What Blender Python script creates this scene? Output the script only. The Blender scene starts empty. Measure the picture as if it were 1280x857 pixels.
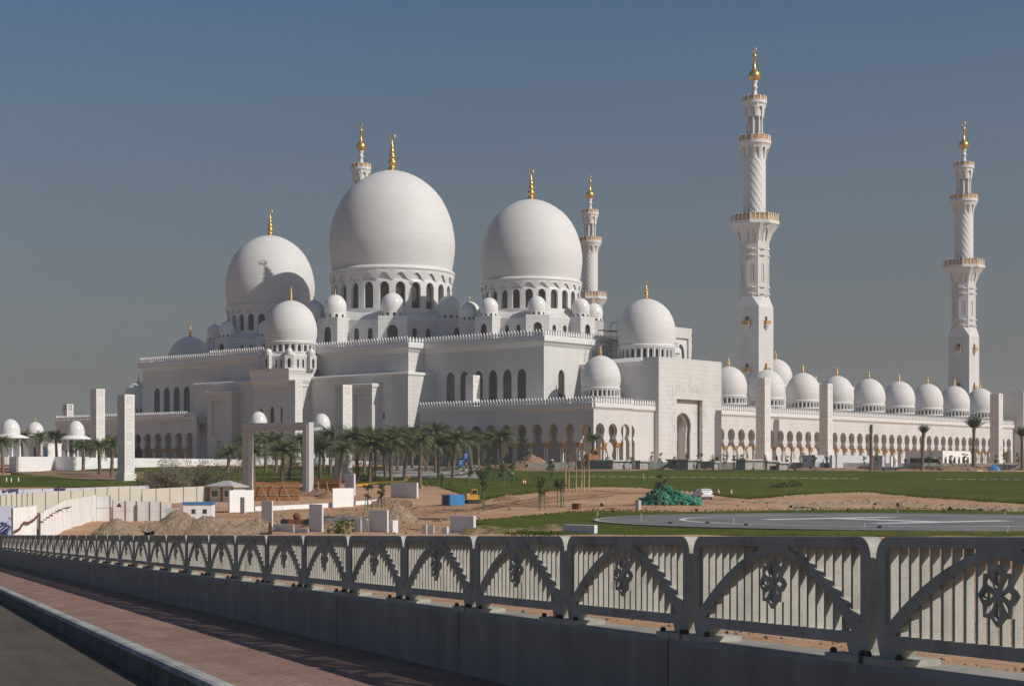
import bpy, bmesh, math, random
from mathutils import Vector, Matrix
from math import sin, cos, pi, sqrt, atan2, radians
random.seed(7)
scene = bpy.context.scene
COL = scene.collection

# ------------------------------------------------------------------ frame of reference
# World axes follow the mosque: X runs along its long arcade, Y along the prayer hall, z = 0 at eye height.
FPX, HOR = 2096.0, 590.0
RT = Vector((.651, -.759, 0)); FW = Vector((.759, .651, 0))
CAM = Vector((-354.0, -224.6, 0.0))
def W(lat, d, z=0.0):
    p = CAM + RT*lat + FW*d
    return Vector((p.x, p.y, z))
def latd(x, y):
    v = Vector((x, y, 0)) - CAM
    return v.dot(RT), v.dot(FW)

ROAD_T = -.377
ROAD_DIR = (RT*ROAD_T + FW).normalized(); ROAD_ANG = atan2(ROAD_DIR.y, ROAD_DIR.x)

# ------------------------------------------------------------------ camera
cd = bpy.data.cameras.new('camera'); cam = bpy.data.objects.new('camera', cd); COL.objects.link(cam)
cam.location = CAM
cam.rotation_euler = (pi/2, 0, atan2(FW.y, FW.x) - pi/2)
cd.sensor_width = 36; cd.lens = FPX/1280*36
cd.shift_y = (HOR-428.5)/1280
cd.clip_start = .1; cd.clip_end = 30000
scene.camera = cam

# ------------------------------------------------------------------ sky, sun, exposure
SUN_EL = radians(36)
SX, SY = .212, -.977
wd = bpy.data.worlds.new('World'); scene.world = wd; wd.use_nodes = True
nt = wd.node_tree; nt.nodes.clear()
sky = nt.nodes.new('ShaderNodeTexSky'); sky.sky_type = 'NISHITA'; sky.sun_disc = False
sky.sun_elevation = SUN_EL; sky.sun_rotation = atan2(SX, SY)
sky.altitude = 0; sky.air_density = 1.0; sky.dust_density = 1.2; sky.ozone_density = 2.0
bg = nt.nodes.new('ShaderNodeBackground'); bg.inputs['Strength'].default_value = .055
ow = nt.nodes.new('ShaderNodeOutputWorld')
hs = nt.nodes.new('ShaderNodeHueSaturation')
# dusty air: the sky loses its blue and some of its light towards the horizon
tc = nt.nodes.new('ShaderNodeTexCoord'); sp = nt.nodes.new('ShaderNodeSeparateXYZ'); nt.links.new(tc.outputs['Generated'], sp.inputs[0])
for sock, a, b in (('Saturation', .42, 1.24), ('Value', .55, 1.27)):
    mr = nt.nodes.new('ShaderNodeMapRange'); mr.inputs['From Max'].default_value = .27; mr.inputs['To Min'].default_value = a; mr.inputs['To Max'].default_value = b
    nt.links.new(sp.outputs['Z'], mr.inputs['Value']); nt.links.new(mr.outputs[0], hs.inputs[sock])
ns = nt.nodes.new('ShaderNodeTexNoise'); ns.inputs['Scale'].default_value = 2.2; ns.inputs['Detail'].default_value = 5
ms = nt.nodes.new('ShaderNodeMapping'); ms.inputs['Scale'].default_value = (1, 1, 5); nt.links.new(tc.outputs['Generated'], ms.inputs[0]); nt.links.new(ms.outputs[0], ns.inputs['Vector'])
mv = nt.nodes.new('ShaderNodeMapRange'); mv.inputs['From Min'].default_value = .3; mv.inputs['From Max'].default_value = .7; mv.inputs['To Min'].default_value = .95; mv.inputs['To Max'].default_value = 1.05; nt.links.new(ns.outputs['Fac'], mv.inputs['Value'])
vm = nt.nodes.new('ShaderNodeVectorMath'); vm.operation = 'SCALE'; nt.links.new(sky.outputs[0], vm.inputs[0]); nt.links.new(mv.outputs[0], vm.inputs['Scale'])
nt.links.new(vm.outputs[0], hs.inputs['Color']); nt.links.new(hs.outputs[0], bg.inputs[0]); nt.links.new(bg.outputs[0], ow.inputs[0])
sd = bpy.data.lights.new('sun', 'SUN'); sd.energy = 5.0; sd.angle = radians(.55); sd.color = (1, .935, .865)
so = bpy.data.objects.new('sun', sd); COL.objects.link(so)
so.rotation_euler = Vector((SX*cos(SUN_EL), SY*cos(SUN_EL), sin(SUN_EL))).to_track_quat('Z', 'Y').to_euler()
so.location = (0, -100, 300)
scene.view_settings.view_transform = 'Standard'; scene.view_settings.look = 'None'
scene.view_settings.exposure = -.30; scene.view_settings.gamma = 1.0; scene.view_settings.use_curve_mapping = False
scene.render.engine = 'CYCLES'
scene.cycles.use_denoising = True
scene.cycles.max_bounces = 6; scene.cycles.diffuse_bounces = 3; scene.cycles.glossy_bounces = 2
scene.cycles.transparent_max_bounces = 6

# ------------------------------------------------------------------ materials
class NT:
    def __init__(s, name):
        s.m = bpy.data.materials.new(name); s.m.use_nodes = True; s.t = s.m.node_tree
        s.b = s.t.nodes['Principled BSDF']
        s.geo = s.t.nodes.new('ShaderNodeNewGeometry')
    def n(s, typ, **kw):
        nd = s.t.nodes.new(typ)
        for k, v in kw.items():
            if k.startswith('_'): nd.inputs[k[1:].replace('_', ' ')].default_value = v
            else: setattr(nd, k, v)
        return nd
    def l(s, a, b): s.t.links.new(a, b)
    def pos(s, scale=(1, 1, 1)):
        mp = s.n('ShaderNodeMapping'); mp.inputs['Scale'].default_value = scale
        s.l(s.geo.outputs['Position'], mp.inputs['Vector']); return mp.outputs[0]
    def noise(s, sc, detail=4, scale=(1, 1, 1), rough=.55):
        nd = s.n('ShaderNodeTexNoise', _Scale=sc, _Detail=detail, _Roughness=rough)
        s.l(s.pos(scale), nd.inputs['Vector']); return nd.outputs['Fac']
    def ramp(s, fac, stops):
        r = s.n('ShaderNodeValToRGB'); e = r.color_ramp.elements
        while len(e) < len(stops): e.new(.5)
        for el, (p, c) in zip(e, stops): el.position = p; el.color = (*c, 1)
        s.l(fac, r.inputs[0]); return r.outputs[0]
    def mix(s, fac, a, b, mode='MIX'):
        m = s.n('ShaderNodeMix', data_type='RGBA', blend_type=mode)
        for sock, v in ((m.inputs[0], fac), (m.inputs[6], a), (m.inputs[7], b)):
            if isinstance(v, (int, float)): sock.default_value = v
            elif isinstance(v, tuple): sock.default_value = (*v, 1)
            else: s.l(v, sock)
        return m.outputs[2]
    def bump(s, h, strength=.3, dist=.05):
        b = s.n('ShaderNodeBump', _Strength=strength, _Distance=dist); s.l(h, b.inputs['Height']); s.l(b.outputs[0], s.b.inputs['Normal'])
    def col(s, c):
        if isinstance(c, tuple): s.b.inputs['Base Color'].default_value = (*c, 1)
        else: s.l(c, s.b.inputs['Base Color'])
    def set(s, rough=.7, metal=0., spec=.4):
        s.b.inputs['Roughness'].default_value = rough; s.b.inputs['Metallic'].default_value = metal
        s.b.inputs['Specular IOR Level'].default_value = spec

def simple(name, c, rough=.7, metal=0., var=.12, sc=3., bump=0., spec=.4):
    t = NT(name); t.set(rough, metal, spec)
    f = t.noise(sc, 5)
    lo = tuple(v*(1-var) for v in c); hi = tuple(min(1, v*(1+var)) for v in c)
    t.col(t.ramp(f, [(.3, lo), (.7, hi)]))
    if bump: t.bump(t.noise(sc*3, 5), bump, .05)
    return t.m

def marble(name, base=(.66, .652, .635), bw=1.9, bh=.95, mort=.80, lattice=False):
    t = NT(name); t.set(.45, 0, .35)
    sx = t.n('ShaderNodeSeparateXYZ'); t.l(t.geo.outputs['Position'], sx.inputs[0])
    ad = t.n('ShaderNodeMath', operation='ADD'); t.l(sx.outputs[0], ad.inputs[0]); t.l(sx.outputs[1], ad.inputs[1])
    cx = t.n('ShaderNodeCombineXYZ'); t.l(ad.outputs[0], cx.inputs[0]); t.l(sx.outputs[2], cx.inputs[1])
    vec = cx.outputs[0]
    if lattice:
        mp = t.n('ShaderNodeMapping'); mp.inputs['Rotation'].default_value = (0, 0, pi/4); t.l(vec, mp.inputs[0]); vec = mp.outputs[0]
    br = t.n('ShaderNodeTexBrick', _Scale=1.0, _Mortar_Size=.05, _Mortar_Smooth=.3, _Brick_Width=bw, _Row_Height=bh, _Bias=0.)
    if lattice: br.offset = 0
    t.l(vec, br.inputs['Vector'])
    br.inputs['Color1'].default_value = (*base, 1); br.inputs['Color2'].default_value = (*(v*.965 for v in base), 1)
    br.inputs['Mortar'].default_value = (*(v*mort for v in base), 1)
    st = t.noise(.25, 5, (1, 1, .35)); stc = t.ramp(st, [(.25, (.87, .862, .845)), (.6, (1, 1, 1))])
    fine = t.ramp(t.noise(2.2, 4), [(.3, (.97, .97, .965)), (.7, (1, 1, 1))])
    t.col(t.mix(1., t.mix(1., br.outputs['Color'], stc, 'MULTIPLY'), fine, 'MULTIPLY'))
    t.bump(br.outputs['Fac'], .25, -.03)
    return t.m

M = {}
M['marble'] = marble('marble_blocks')
M['marble_diaper'] = marble('marble_diaper', bw=1.0, bh=1.0, mort=.90, lattice=True)
M['marble_trim'] = simple('marble_trim', (.69, .683, .665), .4, var=.03, sc=.8)
def dome_mat():
    t = NT('dome_mosaic'); t.set(.6, 0, .22)
    a = t.ramp(t.noise(1.0, 5, (.25, .25, 3.2)), [(.3, (.63, .622, .607)), (.7, (.70, .692, .675))])
    b = t.ramp(t.noise(.12, 4), [(.3, (.95, .945, .93)), (.7, (1, 1, 1))])
    t.col(t.mix(1., a, b, 'MULTIPLY')); t.bump(t.noise(2., 3, (.2, .2, 4)), .12, .03)
    return t.m
M['dome'] = dome_mat()
M['gloss'] = simple('glossy_white_dome', (.72, .715, .70), .16, var=.02, sc=.6, spec=.5)
M['gold'] = simple('gold', (.78, .47, .12), .33, .85, var=.2, sc=4)
M['gold_capital'] = simple('gilded_stone', (.52, .28, .075), .55, .25, var=.35, sc=2.5)
M['railing_gold'] = simple('ochre_screen', (.50, .29, .11), .6, .1, var=.3, sc=1.5)
def lattice_glass():
    t = NT('latticed_glass'); t.set(.3, 0, .5)
    v = t.n('ShaderNodeTexVoronoi', feature='DISTANCE_TO_EDGE', _Scale=1.7)
    t.l(t.pos(), v.inputs['Vector'])
    t.col(t.ramp(v.outputs['Distance'], [(.05, (.085, .07, .042)), (.12, (.036, .036, .030))]))
    return t.m
M['glass'] = lattice_glass()
M['dark_glass'] = simple('dark_glass', (.05, .047, .04), .25, var=.3, sc=1.5)
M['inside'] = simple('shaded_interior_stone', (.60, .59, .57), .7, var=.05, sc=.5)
M['pylon'] = simple('carved_white_stone', (.70, .685, .65), .6, var=.07, sc=1.2, bump=.2)
M['pylon_relief'] = simple('darker_carving', (.50, .485, .455), .7, var=.25, sc=4)
M['black'] = simple('black_paint', (.02, .02, .02), .6, var=.3)
M['white_paint'] = simple('white_paint', (.78, .78, .77), .6, var=.05, sc=.6)
M['slab'] = simple('white_rendered_slab', (.66, .655, .66), .75, var=.05, sc=.5)
M['concrete'] = simple('cast_concrete', (.37, .355, .325), .85, var=.14, sc=1.6, bump=.15)
M['wall_conc'] = None
def parapet_mat():
    t = NT('parapet_concrete'); t.set(.85, 0, .25)
    a = t.ramp(t.noise(1.3, 6, (1, 1, .5)), [(.25, (.27, .262, .232)), (.75, (.35, .34, .305))])
    st = t.ramp(t.noise(3.2, 5, (1, 1, .12)), [(.35, (.82, .82, .81)), (.6, (1, 1, 1))])
    t.col(t.mix(1., a, st, 'MULTIPLY')); t.bump(t.noise(30, 5), .12, .01)
    return t.m
M['parapet'] = parapet_mat()
def rail_mat():
    t = NT('railing_concrete'); t.set(.85, 0, .2)
    a = t.ramp(t.noise(3.5, 6), [(.28, (.36, .352, .305)), (.5, (.43, .42, .368)), (.75, (.50, .485, .425))])
    st = t.ramp(t.noise(2.6, 6, (1, 1, .22), rough=.7), [(.34, (.70, .69, .67)), (.5, (1, 1, 1))])
    sp = t.ramp(t.noise(55, 2), [(.27, (.6, .58, .55)), (.36, (1, 1, 1))])
    t.col(t.mix(1., t.mix(.8, a, st, 'MULTIPLY'), sp, 'MULTIPLY')); t.bump(t.noise(26, 5), .22, .012)
    return t.m
M['rail'] = rail_mat()
M['bolt'] = simple('rusted_bolt', (.07, .055, .045), .6, .5)
def paver_mat():
    t = NT('red_pavers'); t.set(.85, 0, .2)
    mp = t.n('ShaderNodeMapping'); mp.inputs['Rotation'].default_value = (0, 0, -ROAD_ANG); t.l(t.geo.outputs['Position'], mp.inputs[0])
    br = t.n('ShaderNodeTexBrick', _Scale=1.0, _Mortar_Size=.006, _Brick_Width=.21, _Row_Height=.105, _Bias=-.1)
    t.l(mp.outputs[0], br.inputs['Vector'])
    br.inputs['Color1'].default_value = (.36, .245, .20, 1); br.inputs['Color2'].default_value = (.31, .20, .16, 1); br.inputs['Mortar'].default_value = (.17, .13, .11, 1)
    # broad bands of redder bricks laid across the walk
    b2 = t.n('ShaderNodeTexBrick', _Scale=1.0, _Mortar_Size=.0, _Brick_Width=1.7, _Row_Height=.42, _Bias=.1); t.l(mp.outputs[0], b2.inputs['Vector'])
    b2.inputs['Color1'].default_value = (1, 1, 1, 1); b2.inputs['Color2'].default_value = (.80, .70, .68, 1)
    dirt = t.ramp(t.noise(1.1, 6), [(.3, (.80, .79, .77)), (.65, (1.02, 1.0, .97))])
    c = t.mix(1., t.mix(.8, br.outputs['Color'], b2.outputs['Color'], 'MULTIPLY'), dirt, 'MULTIPLY')
    t.col(c); t.bump(br.outputs['Fac'], .35, -.006)
    return t.m
def asphalt_mat(name, lo, hi, sc=1.0):
    t = NT(name); t.set(.9, 0, .25)
    a = t.ramp(t.noise(.5*sc, 6), [(.3, lo), (.7, hi)])
    g = t.ramp(t.noise(60*sc, 3), [(.3, (.68, .68, .68)), (.7, (1.28, 1.28, 1.28))])
    mp = t.n('ShaderNodeMapping'); mp.inputs['Rotation'].default_value = (0, 0, -ROAD_ANG); t.l(t.geo.outputs['Position'], mp.inputs[0])
    m2 = t.n('ShaderNodeMapping'); m2.inputs['Scale'].default_value = (.06, 1, 1); t.l(mp.outputs[0], m2.inputs[0])
    ns = t.n('ShaderNodeTexNoise', _Scale=2.2, _Detail=5); t.l(m2.outputs[0], ns.inputs['Vector'])
    oil = t.ramp(ns.outputs['Fac'], [(.35, (.80, .80, .80)), (.6, (1.06, 1.05, 1.04))])
    t.col(t.mix(1., t.mix(1., a, g, 'MULTIPLY'), oil, 'MULTIPLY')); t.bump(t.noise(80*sc, 3), .3, .01)
    return t.m
M['asphalt'] = asphalt_mat('asphalt', (.080, .066, .053), (.112, .094, .076))
M['helipad'] = asphalt_mat('helipad_paving', (.15, .15, .155), (.21, .21, .21), .3)
M['pad_paint'] = simple('worn_white_marking', (.62, .62, .62), .8, var=.25, sc=1.5)
def kerb_mat():
    t = NT('kerb_concrete'); t.set(.85, 0, .2)
    a = t.ramp(t.noise(2.4, 6), [(.3, (.40, .40, .385)), (.7, (.50, .50, .48))])
    sx = t.n('ShaderNodeSeparateXYZ'); t.l(t.geo.outputs['Normal'], sx.inputs[0])   # side faces get a darker tone than the top
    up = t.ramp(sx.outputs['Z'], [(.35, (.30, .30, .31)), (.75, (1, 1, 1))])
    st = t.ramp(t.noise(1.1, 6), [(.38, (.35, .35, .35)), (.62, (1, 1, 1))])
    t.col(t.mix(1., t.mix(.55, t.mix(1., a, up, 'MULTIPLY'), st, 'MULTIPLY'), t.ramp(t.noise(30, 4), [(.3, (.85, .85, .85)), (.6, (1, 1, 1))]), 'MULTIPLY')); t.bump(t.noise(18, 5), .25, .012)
    return t.m
M['kerb'] = kerb_mat()
def sand_mat():
    t = NT('sandy_ground'); t.set(.95, 0, .1)
    a = t.ramp(t.noise(.07, 9, rough=.68), [(.3, (.43, .245, .135)), (.5, (.54, .335, .205)), (.72, (.62, .43, .29))])
    b = t.ramp(t.noise(1.2, 6), [(.25, (.78, .77, .75)), (.7, (1.06, 1.05, 1.04))])
    t.col(t.mix(1., a, b, 'MULTIPLY')); t.bump(t.noise(.9, 8, rough=.7), .9, .5)
    return t.m
M['sand'] = sand_mat()
def heap_mat(name, lo, hi):
    t = NT(name); t.set(.95, 0, .1)
    a = t.ramp(t.noise(.7, 8, rough=.65), [(.3, lo), (.7, hi)])
    g = t.ramp(t.noise(3.5, 6), [(.3, (.72, .71, .70)), (.65, (1.05, 1.05, 1.05))])
    t.col(t.mix(1., a, g, 'MULTIPLY')); t.bump(t.noise(2.2, 8, rough=.75), 1., .5)
    return t.m
M['heap'] = heap_mat('piled_sand', (.42, .31, .215), (.56, .44, .32))
M['heap_red'] = heap_mat('piled_red_sand', (.34, .21, .135), (.44, .29, .195))
def grass_mat():
    t = NT('lawn_grass'); t.set(.9, 0, .15)
    a = t.ramp(t.noise(.05, 7, rough=.6), [(.28, (.050, .066, .004)), (.5, (.066, .090, .006)), (.75, (.100, .110, .012))])
    b = t.ramp(t.noise(.55, 8, rough=.72), [(.3, (.60, .66, .6)), (.5, (1., 1., 1.)), (.72, (1.42, 1.25, 1.1))])
    w = t.ramp(t.noise(.16, 6, rough=.6), [(.56, (1, 1, 1)), (.70, (1.7, 1.25, 1.3))])   # dry patches
    t.col(t.mix(1., t.mix(1., a, b, 'MULTIPLY'), w, 'MULTIPLY')); t.bump(t.noise(4, 6), .8, .2)
    return t.m
M['grass'] = grass_mat()
def bank_mat():
    t = NT('eroded_grass_bank'); t.set(.95, 0, .1)
    t.col(t.ramp(t.noise(.55, 8, rough=.65), [(.40, (.10, .125, .035)), (.5, (.20, .16, .085)), (.62, (.33, .225, .145))])); t.bump(t.noise(2.2, 8, rough=.7), .8, .25)
    return t.m
M['bank'] = bank_mat()
def leaf_mat(name, lo, hi, sc=.9):
    t = NT(name); t.set(.6, 0, .3)
    oi = t.n('ShaderNodeObjectInfo')
    a = t.ramp(t.noise(sc, 4), [(.3, lo), (.7, hi)])
    t.col(a); return t.m
M['palm'] = leaf_mat('palm_leaf', (.052, .076, .022), (.145, .175, .065))
M['palm_dry'] = leaf_mat('dry_palm_leaf', (.17, .13, .07), (.24, .19, .11))
M['leaf'] = leaf_mat('tree_leaf', (.045, .075, .022), (.085, .13, .04))
M['hedge'] = leaf_mat('hedge_leaf', (.035, .060, .016), (.075, .115, .032))
M['grey_leaf'] = leaf_mat('acacia_leaf', (.15, .14, .08), (.25, .23, .15))
M['rust_leaf'] = leaf_mat('reddish_leaf', (.16, .07, .04), (.24, .11, .06))
M['bark'] = simple('palm_bark', (.175, .125, .085), .9, var=.4, sc=3.5, bump=.5)
M['twig'] = simple('thin_bark', (.16, .115, .075), .9, var=.25, sc=3)
M['stake'] = simple('green_stake', (.05, .17, .10), .6, var=.15)
M['cream'] = simple('cream_sheet', (.53, .50, .42), .7, var=.05, sc=.5)
def corr_mat():
    t = NT('corrugated_white_sheet'); t.set(.55, 0, .4)
    a = t.ramp(t.noise(.5, 6), [(.3, (.70, .69, .67)), (.7, (.79, .785, .77))])
    s = t.ramp(t.noise(2.5, 5, (1, 1, .1)), [(.3, (.85, .8, .74)), (.55, (1, 1, 1))])
    t.col(t.mix(1., a, s, 'MULTIPLY')); return t.m
M['sheet'] = corr_mat()
M['scaffold'] = simple('scaffold_tube', (.34, .33, .32), .5, .3, var=.1)
M['steel'] = simple('grey_steel', (.20, .20, .20), .5, .5, var=.2)
M['plywood'] = simple('brown_plywood', (.27, .125, .05), .8, var=.3, sc=1.3)
M['timber'] = simple('timber_prop', (.36, .25, .15), .8, var=.2, sc=2)
M['frame_stone'] = simple('grey_beige_stone', (.50, .49, .47), .75, var=.06, sc=.6)
M['blue'] = simple('blue_painted_steel', (.05, .20, .46), .5, var=.15, sc=1)
M['blue_sign'] = simple('blue_sign_face', (.02, .13, .50), .45, var=.1, sc=2)
M['lilac'] = simple('pale_banner', (.52, .53, .62), .6, var=.06, sc=.6)
M['navy'] = simple('dark_blue_print', (.03, .045, .13), .6, var=.1)
M['red'] = simple('red_paint', (.45, .05, .035), .5, var=.1)
M['rust'] = simple('rusty_metal', (.17, .06, .035), .8, var=.35, sc=3)
M['orange'] = simple('orange_plastic', (.72, .16, .05), .5, var=.1)
M['yellow'] = simple('machine_yellow', (.52, .27, .03), .5, var=.2, sc=2)
M['machine_orange'] = simple('machine_orange', (.30, .12, .04), .6, var=.3, sc=2)
M['green_bag'] = simple('green_plastic_sack', (.035, .20, .13), .45, var=.45, sc=2.2)
M['car'] = simple('white_car_paint', (.74, .74, .74), .18, var=.01, spec=.6)
M['rubber'] = simple('black_rubber', (.02, .02, .02), .8)
M['carglass'] = simple('car_glass', (.02, .022, .025), .25, var=.1, spec=.3)
M['taillight'] = simple('red_tail_lamp', (.35, .02, .02), .2, var=.05)
M['skin'] = simple('skin', (.23, .13, .08), .6, var=.05)
M['green_cloth'] = simple('green_workwear', (.03, .16, .07), .8, var=.1)
M['hivis'] = simple('yellow_vest', (.55, .50, .06), .7, var=.1)
M['blue_cloth'] = simple('blue_workwear', (.03, .07, .30), .8, var=.1)
M['grey_box'] = simple('light_grey_cabinet', (.42, .42, .41), .6, var=.06)
M['dark_hoard'] = simple('dark_hoarding', (.045, .045, .05), .7, var=.3)
M['stone_grey'] = simple('weathered_block', (.33, .315, .29), .85, var=.15, sc=.8)
M['barrier'] = simple('pale_blue_barrier', (.52, .55, .57), .7, var=.06, sc=.5)
M['drive'] = simple('drive_paving', (.30, .285, .265), .85, var=.1, sc=.6)
M['block'] = simple('concrete_paver', (.45, .44, .41), .85, var=.1)
# ------------------------------------------------------------------ mesh helpers
ORG = {}
class MB:
    def __init__(s): s.v = []; s.f = []; s.sm = []
    def add(s, vs, fs, smooth=False):
        o = len(s.v); s.v += [tuple(v) for v in vs]
        for f in fs: s.f.append(tuple(i+o for i in f)); s.sm.append(smooth)
        return s
    def box(s, x0, x1, y0, y1, z0, z1):
        return s.add([(x0,y0,z0),(x1,y0,z0),(x1,y1,z0),(x0,y1,z0),(x0,y0,z1),(x1,y0,z1),(x1,y1,z1),(x0,y1,z1)],
                     [(3,2,1,0),(4,5,6,7),(0,1,5,4),(1,2,6,5),(2,3,7,6),(3,0,4,7)])
    def prism(s, poly, z0, z1, top=None):
        n = len(poly); top = top or poly
        z0f = z0 if callable(z0) else (lambda x, y: z0); z1f = z1 if callable(z1) else (lambda x, y: z1)
        return s.add([(x, y, z0f(x, y)) for x, y in poly]+[(x, y, z1f(x, y)) for x, y in top],
              [tuple(reversed(range(n))), tuple(range(n, 2*n))]+[(i, (i+1) % n, n+(i+1) % n, n+i) for i in range(n)])
    def lathe(s, prof, n, cx=0, cy=0, smooth=True, phase=0., rmod=None):
        m = len(prof); vs = []
        for r, z in prof:
            for i in range(n):
                a = 2*pi*i/n+phase; rr = r if rmod is None else rmod(r, a, z)
                vs.append((cx+rr*cos(a), cy+rr*sin(a), z))
        fs = [(j*n+i, j*n+(i+1) % n, (j+1)*n+(i+1) % n, (j+1)*n+i) for j in range(m-1) for i in range(n)]
        s.add(vs, fs, smooth)
        if prof[0][0] > 1e-4: s.add(vs[:n], [tuple(reversed(range(n)))])
        if prof[-1][0] > 1e-4: s.add(vs[-n:], [tuple(range(n))])
        return s
    def tube(s, pts, rad, n=6, smooth=True):
        pts = [Vector(p) for p in pts]; m = len(pts); vs = []
        for k, p in enumerate(pts):
            t = (pts[min(k+1, m-1)]-pts[max(k-1, 0)]).normalized()
            u = t.cross(Vector((0, 0, 1)));
            if u.length < 1e-3: u = Vector((1, 0, 0))
            u.normalize(); w = u.cross(t)
            r = rad[k] if isinstance(rad, (list, tuple)) else rad
            for i in range(n):
                a = 2*pi*i/n; vs.append(p+u*(r*cos(a))+w*(r*sin(a)))
        fs = [(j*n+i, j*n+(i+1) % n, (j+1)*n+(i+1) % n, (j+1)*n+i) for j in range(m-1) for i in range(n)]
        s.add(vs, fs, smooth)
        s.add(vs[:n], [tuple(range(n))]); s.add(vs[-n:], [tuple(reversed(range(n)))])
        return s
    def sphere(s, c, r, n=14, m=8, sz=1.):
        prof = [(max(1e-5, r*cos(-pi/2+pi*j/m)), c[2]+r*sz*sin(-pi/2+pi*j/m)) for j in range(m+1)]
        return s.lathe(prof, n, c[0], c[1])
    def mesh(s, mesh, fn):
        return s.add([fn(v.co) for v in mesh.vertices], [tuple(p.vertices) for p in mesh.polygons])
    def xf(s, fn):
        s.v = [tuple(fn(Vector(v))) for v in s.v]; return s
    def build(s, name, mat, parent=None, local=False):
        me = bpy.data.meshes.new(name)
        vs = s.v
        if parent is not None and not local:
            o = ORG[parent.name]; vs = [(x-o[0], y-o[1], z-o[2]) for x, y, z in vs]
        me.from_pydata(vs, [], s.f); me.update()
        if any(s.sm): me.polygons.foreach_set('use_smooth', s.sm)
        for mm in (mat if isinstance(mat, list) else [mat]): me.materials.append(mm)
        ob = bpy.data.objects.new(name, me); COL.objects.link(ob)
        if parent is not None: ob.parent = parent; ORG[ob.name] = ORG[parent.name]
        else: ORG[ob.name] = (0, 0, 0)
        return ob
def fixn(ob):
    bm = bmesh.new(); bm.from_mesh(ob.data); bmesh.ops.recalc_face_normals(bm, faces=bm.faces); bm.to_mesh(ob.data); bm.free(); return ob
def tag(o, label, cat, group=None, kind=None):
    if label: o['label'] = label
    if cat: o['category'] = cat
    if group: o['group'] = group
    if kind: o['kind'] = kind
    return o
def thing(name, label, cat, loc=(0,0,0), rotz=0, group=None):
    o = bpy.data.objects.new(name, None); COL.objects.link(o); o.location = loc; o.rotation_euler = (0, 0, rotz); o.empty_display_size = .3
    ORG[o.name] = tuple(loc)
    return tag(o, label, cat, group)
def single(mb, name, mat, label, cat, loc, rotz=0, group=None):
    """a thing that is one mesh, built in local coordinates"""
    o = mb.build(name, mat); o.location = loc; o.rotation_euler = (0, 0, rotz)
    return tag(o, label, cat, group)
def kids(o): return [c for c in bpy.data.objects if c.parent == o]
def dup(root, loc, rotz=None, label=None, group=None, scale=None, tree=None):
    def cp(o, par):
        c = o.copy(); COL.objects.link(c)
        if par is not None: c.parent = par
        for ch in tree.get(o, []): cp(ch, c)
        return c
    if tree is None:
        tree = {}
        for o in bpy.data.objects:
            if o.parent: tree.setdefault(o.parent, []).append(o)
    r = cp(root, None); r.location = loc
    if rotz is not None: r.rotation_euler = (0, 0, rotz)
    if scale is not None: r.scale = (scale,)*3 if isinstance(scale, (int, float)) else scale
    if label: r['label'] = label
    if group: r['group'] = group
    return r
def tree_of(root):
    t = {}
    for o in bpy.data.objects:
        if o.parent: t.setdefault(o.parent, []).append(o)
    return t
def struct(mb, name, mat):
    o = mb.build(name, mat); o['kind'] = 'structure'; return o
def filled(outline, holes, thick):
    """flat plate with real holes: returns a mesh in x/y, z = -thick/2..thick/2"""
    cu = bpy.data.curves.new('plate', 'CURVE'); cu.dimensions = '2D'; cu.fill_mode = 'BOTH'; cu.extrude = thick/2
    for pts in [outline]+holes:
        sp = cu.splines.new('POLY'); sp.points.add(len(pts)-1)
        for p, (x, y) in zip(sp.points, pts): p.co = (x, y, 0, 1)
        sp.use_cyclic_u = True
    ob = bpy.data.objects.new('plate', cu); COL.objects.link(ob)
    dg = bpy.context.evaluated_depsgraph_get(); me = bpy.data.meshes.new_from_object(ob.evaluated_get(dg))
    bpy.data.objects.remove(ob); bpy.data.curves.remove(cu)
    return me
def plateX(X, th):   # plate lying in a plane X = const: local x -> Y, local y -> Z
    return lambda c: (X+c.z, c.x, c.y)
def plateY(Y, th):
    return lambda c: (c.x, Y-c.z, c.y)
def arch_pts(cx, w, z0, zs, zt, n=7, point=.08):
    """round-headed (slightly pointed) opening outline"""
    h = w/2; pts = [(cx-h, z0)]
    pts.append((cx-h, zs))
    for k in range(1, 2*n):
        a = pi-pi*k/(2*n); pts.append((cx+h*cos(a), zs+(zt-zs)*(sin(a)**(.85+point))))
    pts.append((cx+h, zs)); pts.append((cx+h, z0))
    return pts
def horseshoe(c, wb, zc, neck, zn, bulge, zb, za):
    """open-bottomed keyhole outline from lower-left to lower-right"""
    L = [(wb/2, zc), (wb/2*.97, zc+.25), (neck/2+.25, zn-.25), (neck/2, zn)]
    for a, b in ((.35, .22), (.72, .5), (.93, .78), (1, 1)): L.append(((neck+(bulge-neck)*a)/2, zn+(zb-zn)*b))
    for a, b in ((.985, .18), (.92, .38), (.80, .58), (.60, .77), (.33, .92), (.0, 1)): L.append((bulge/2*a, zb+(za-zb)*b))
    left = [(c-x, z) for x, z in L]; right = [(c+x, z) for x, z in reversed(L[:-1])]
    return left+right
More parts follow.
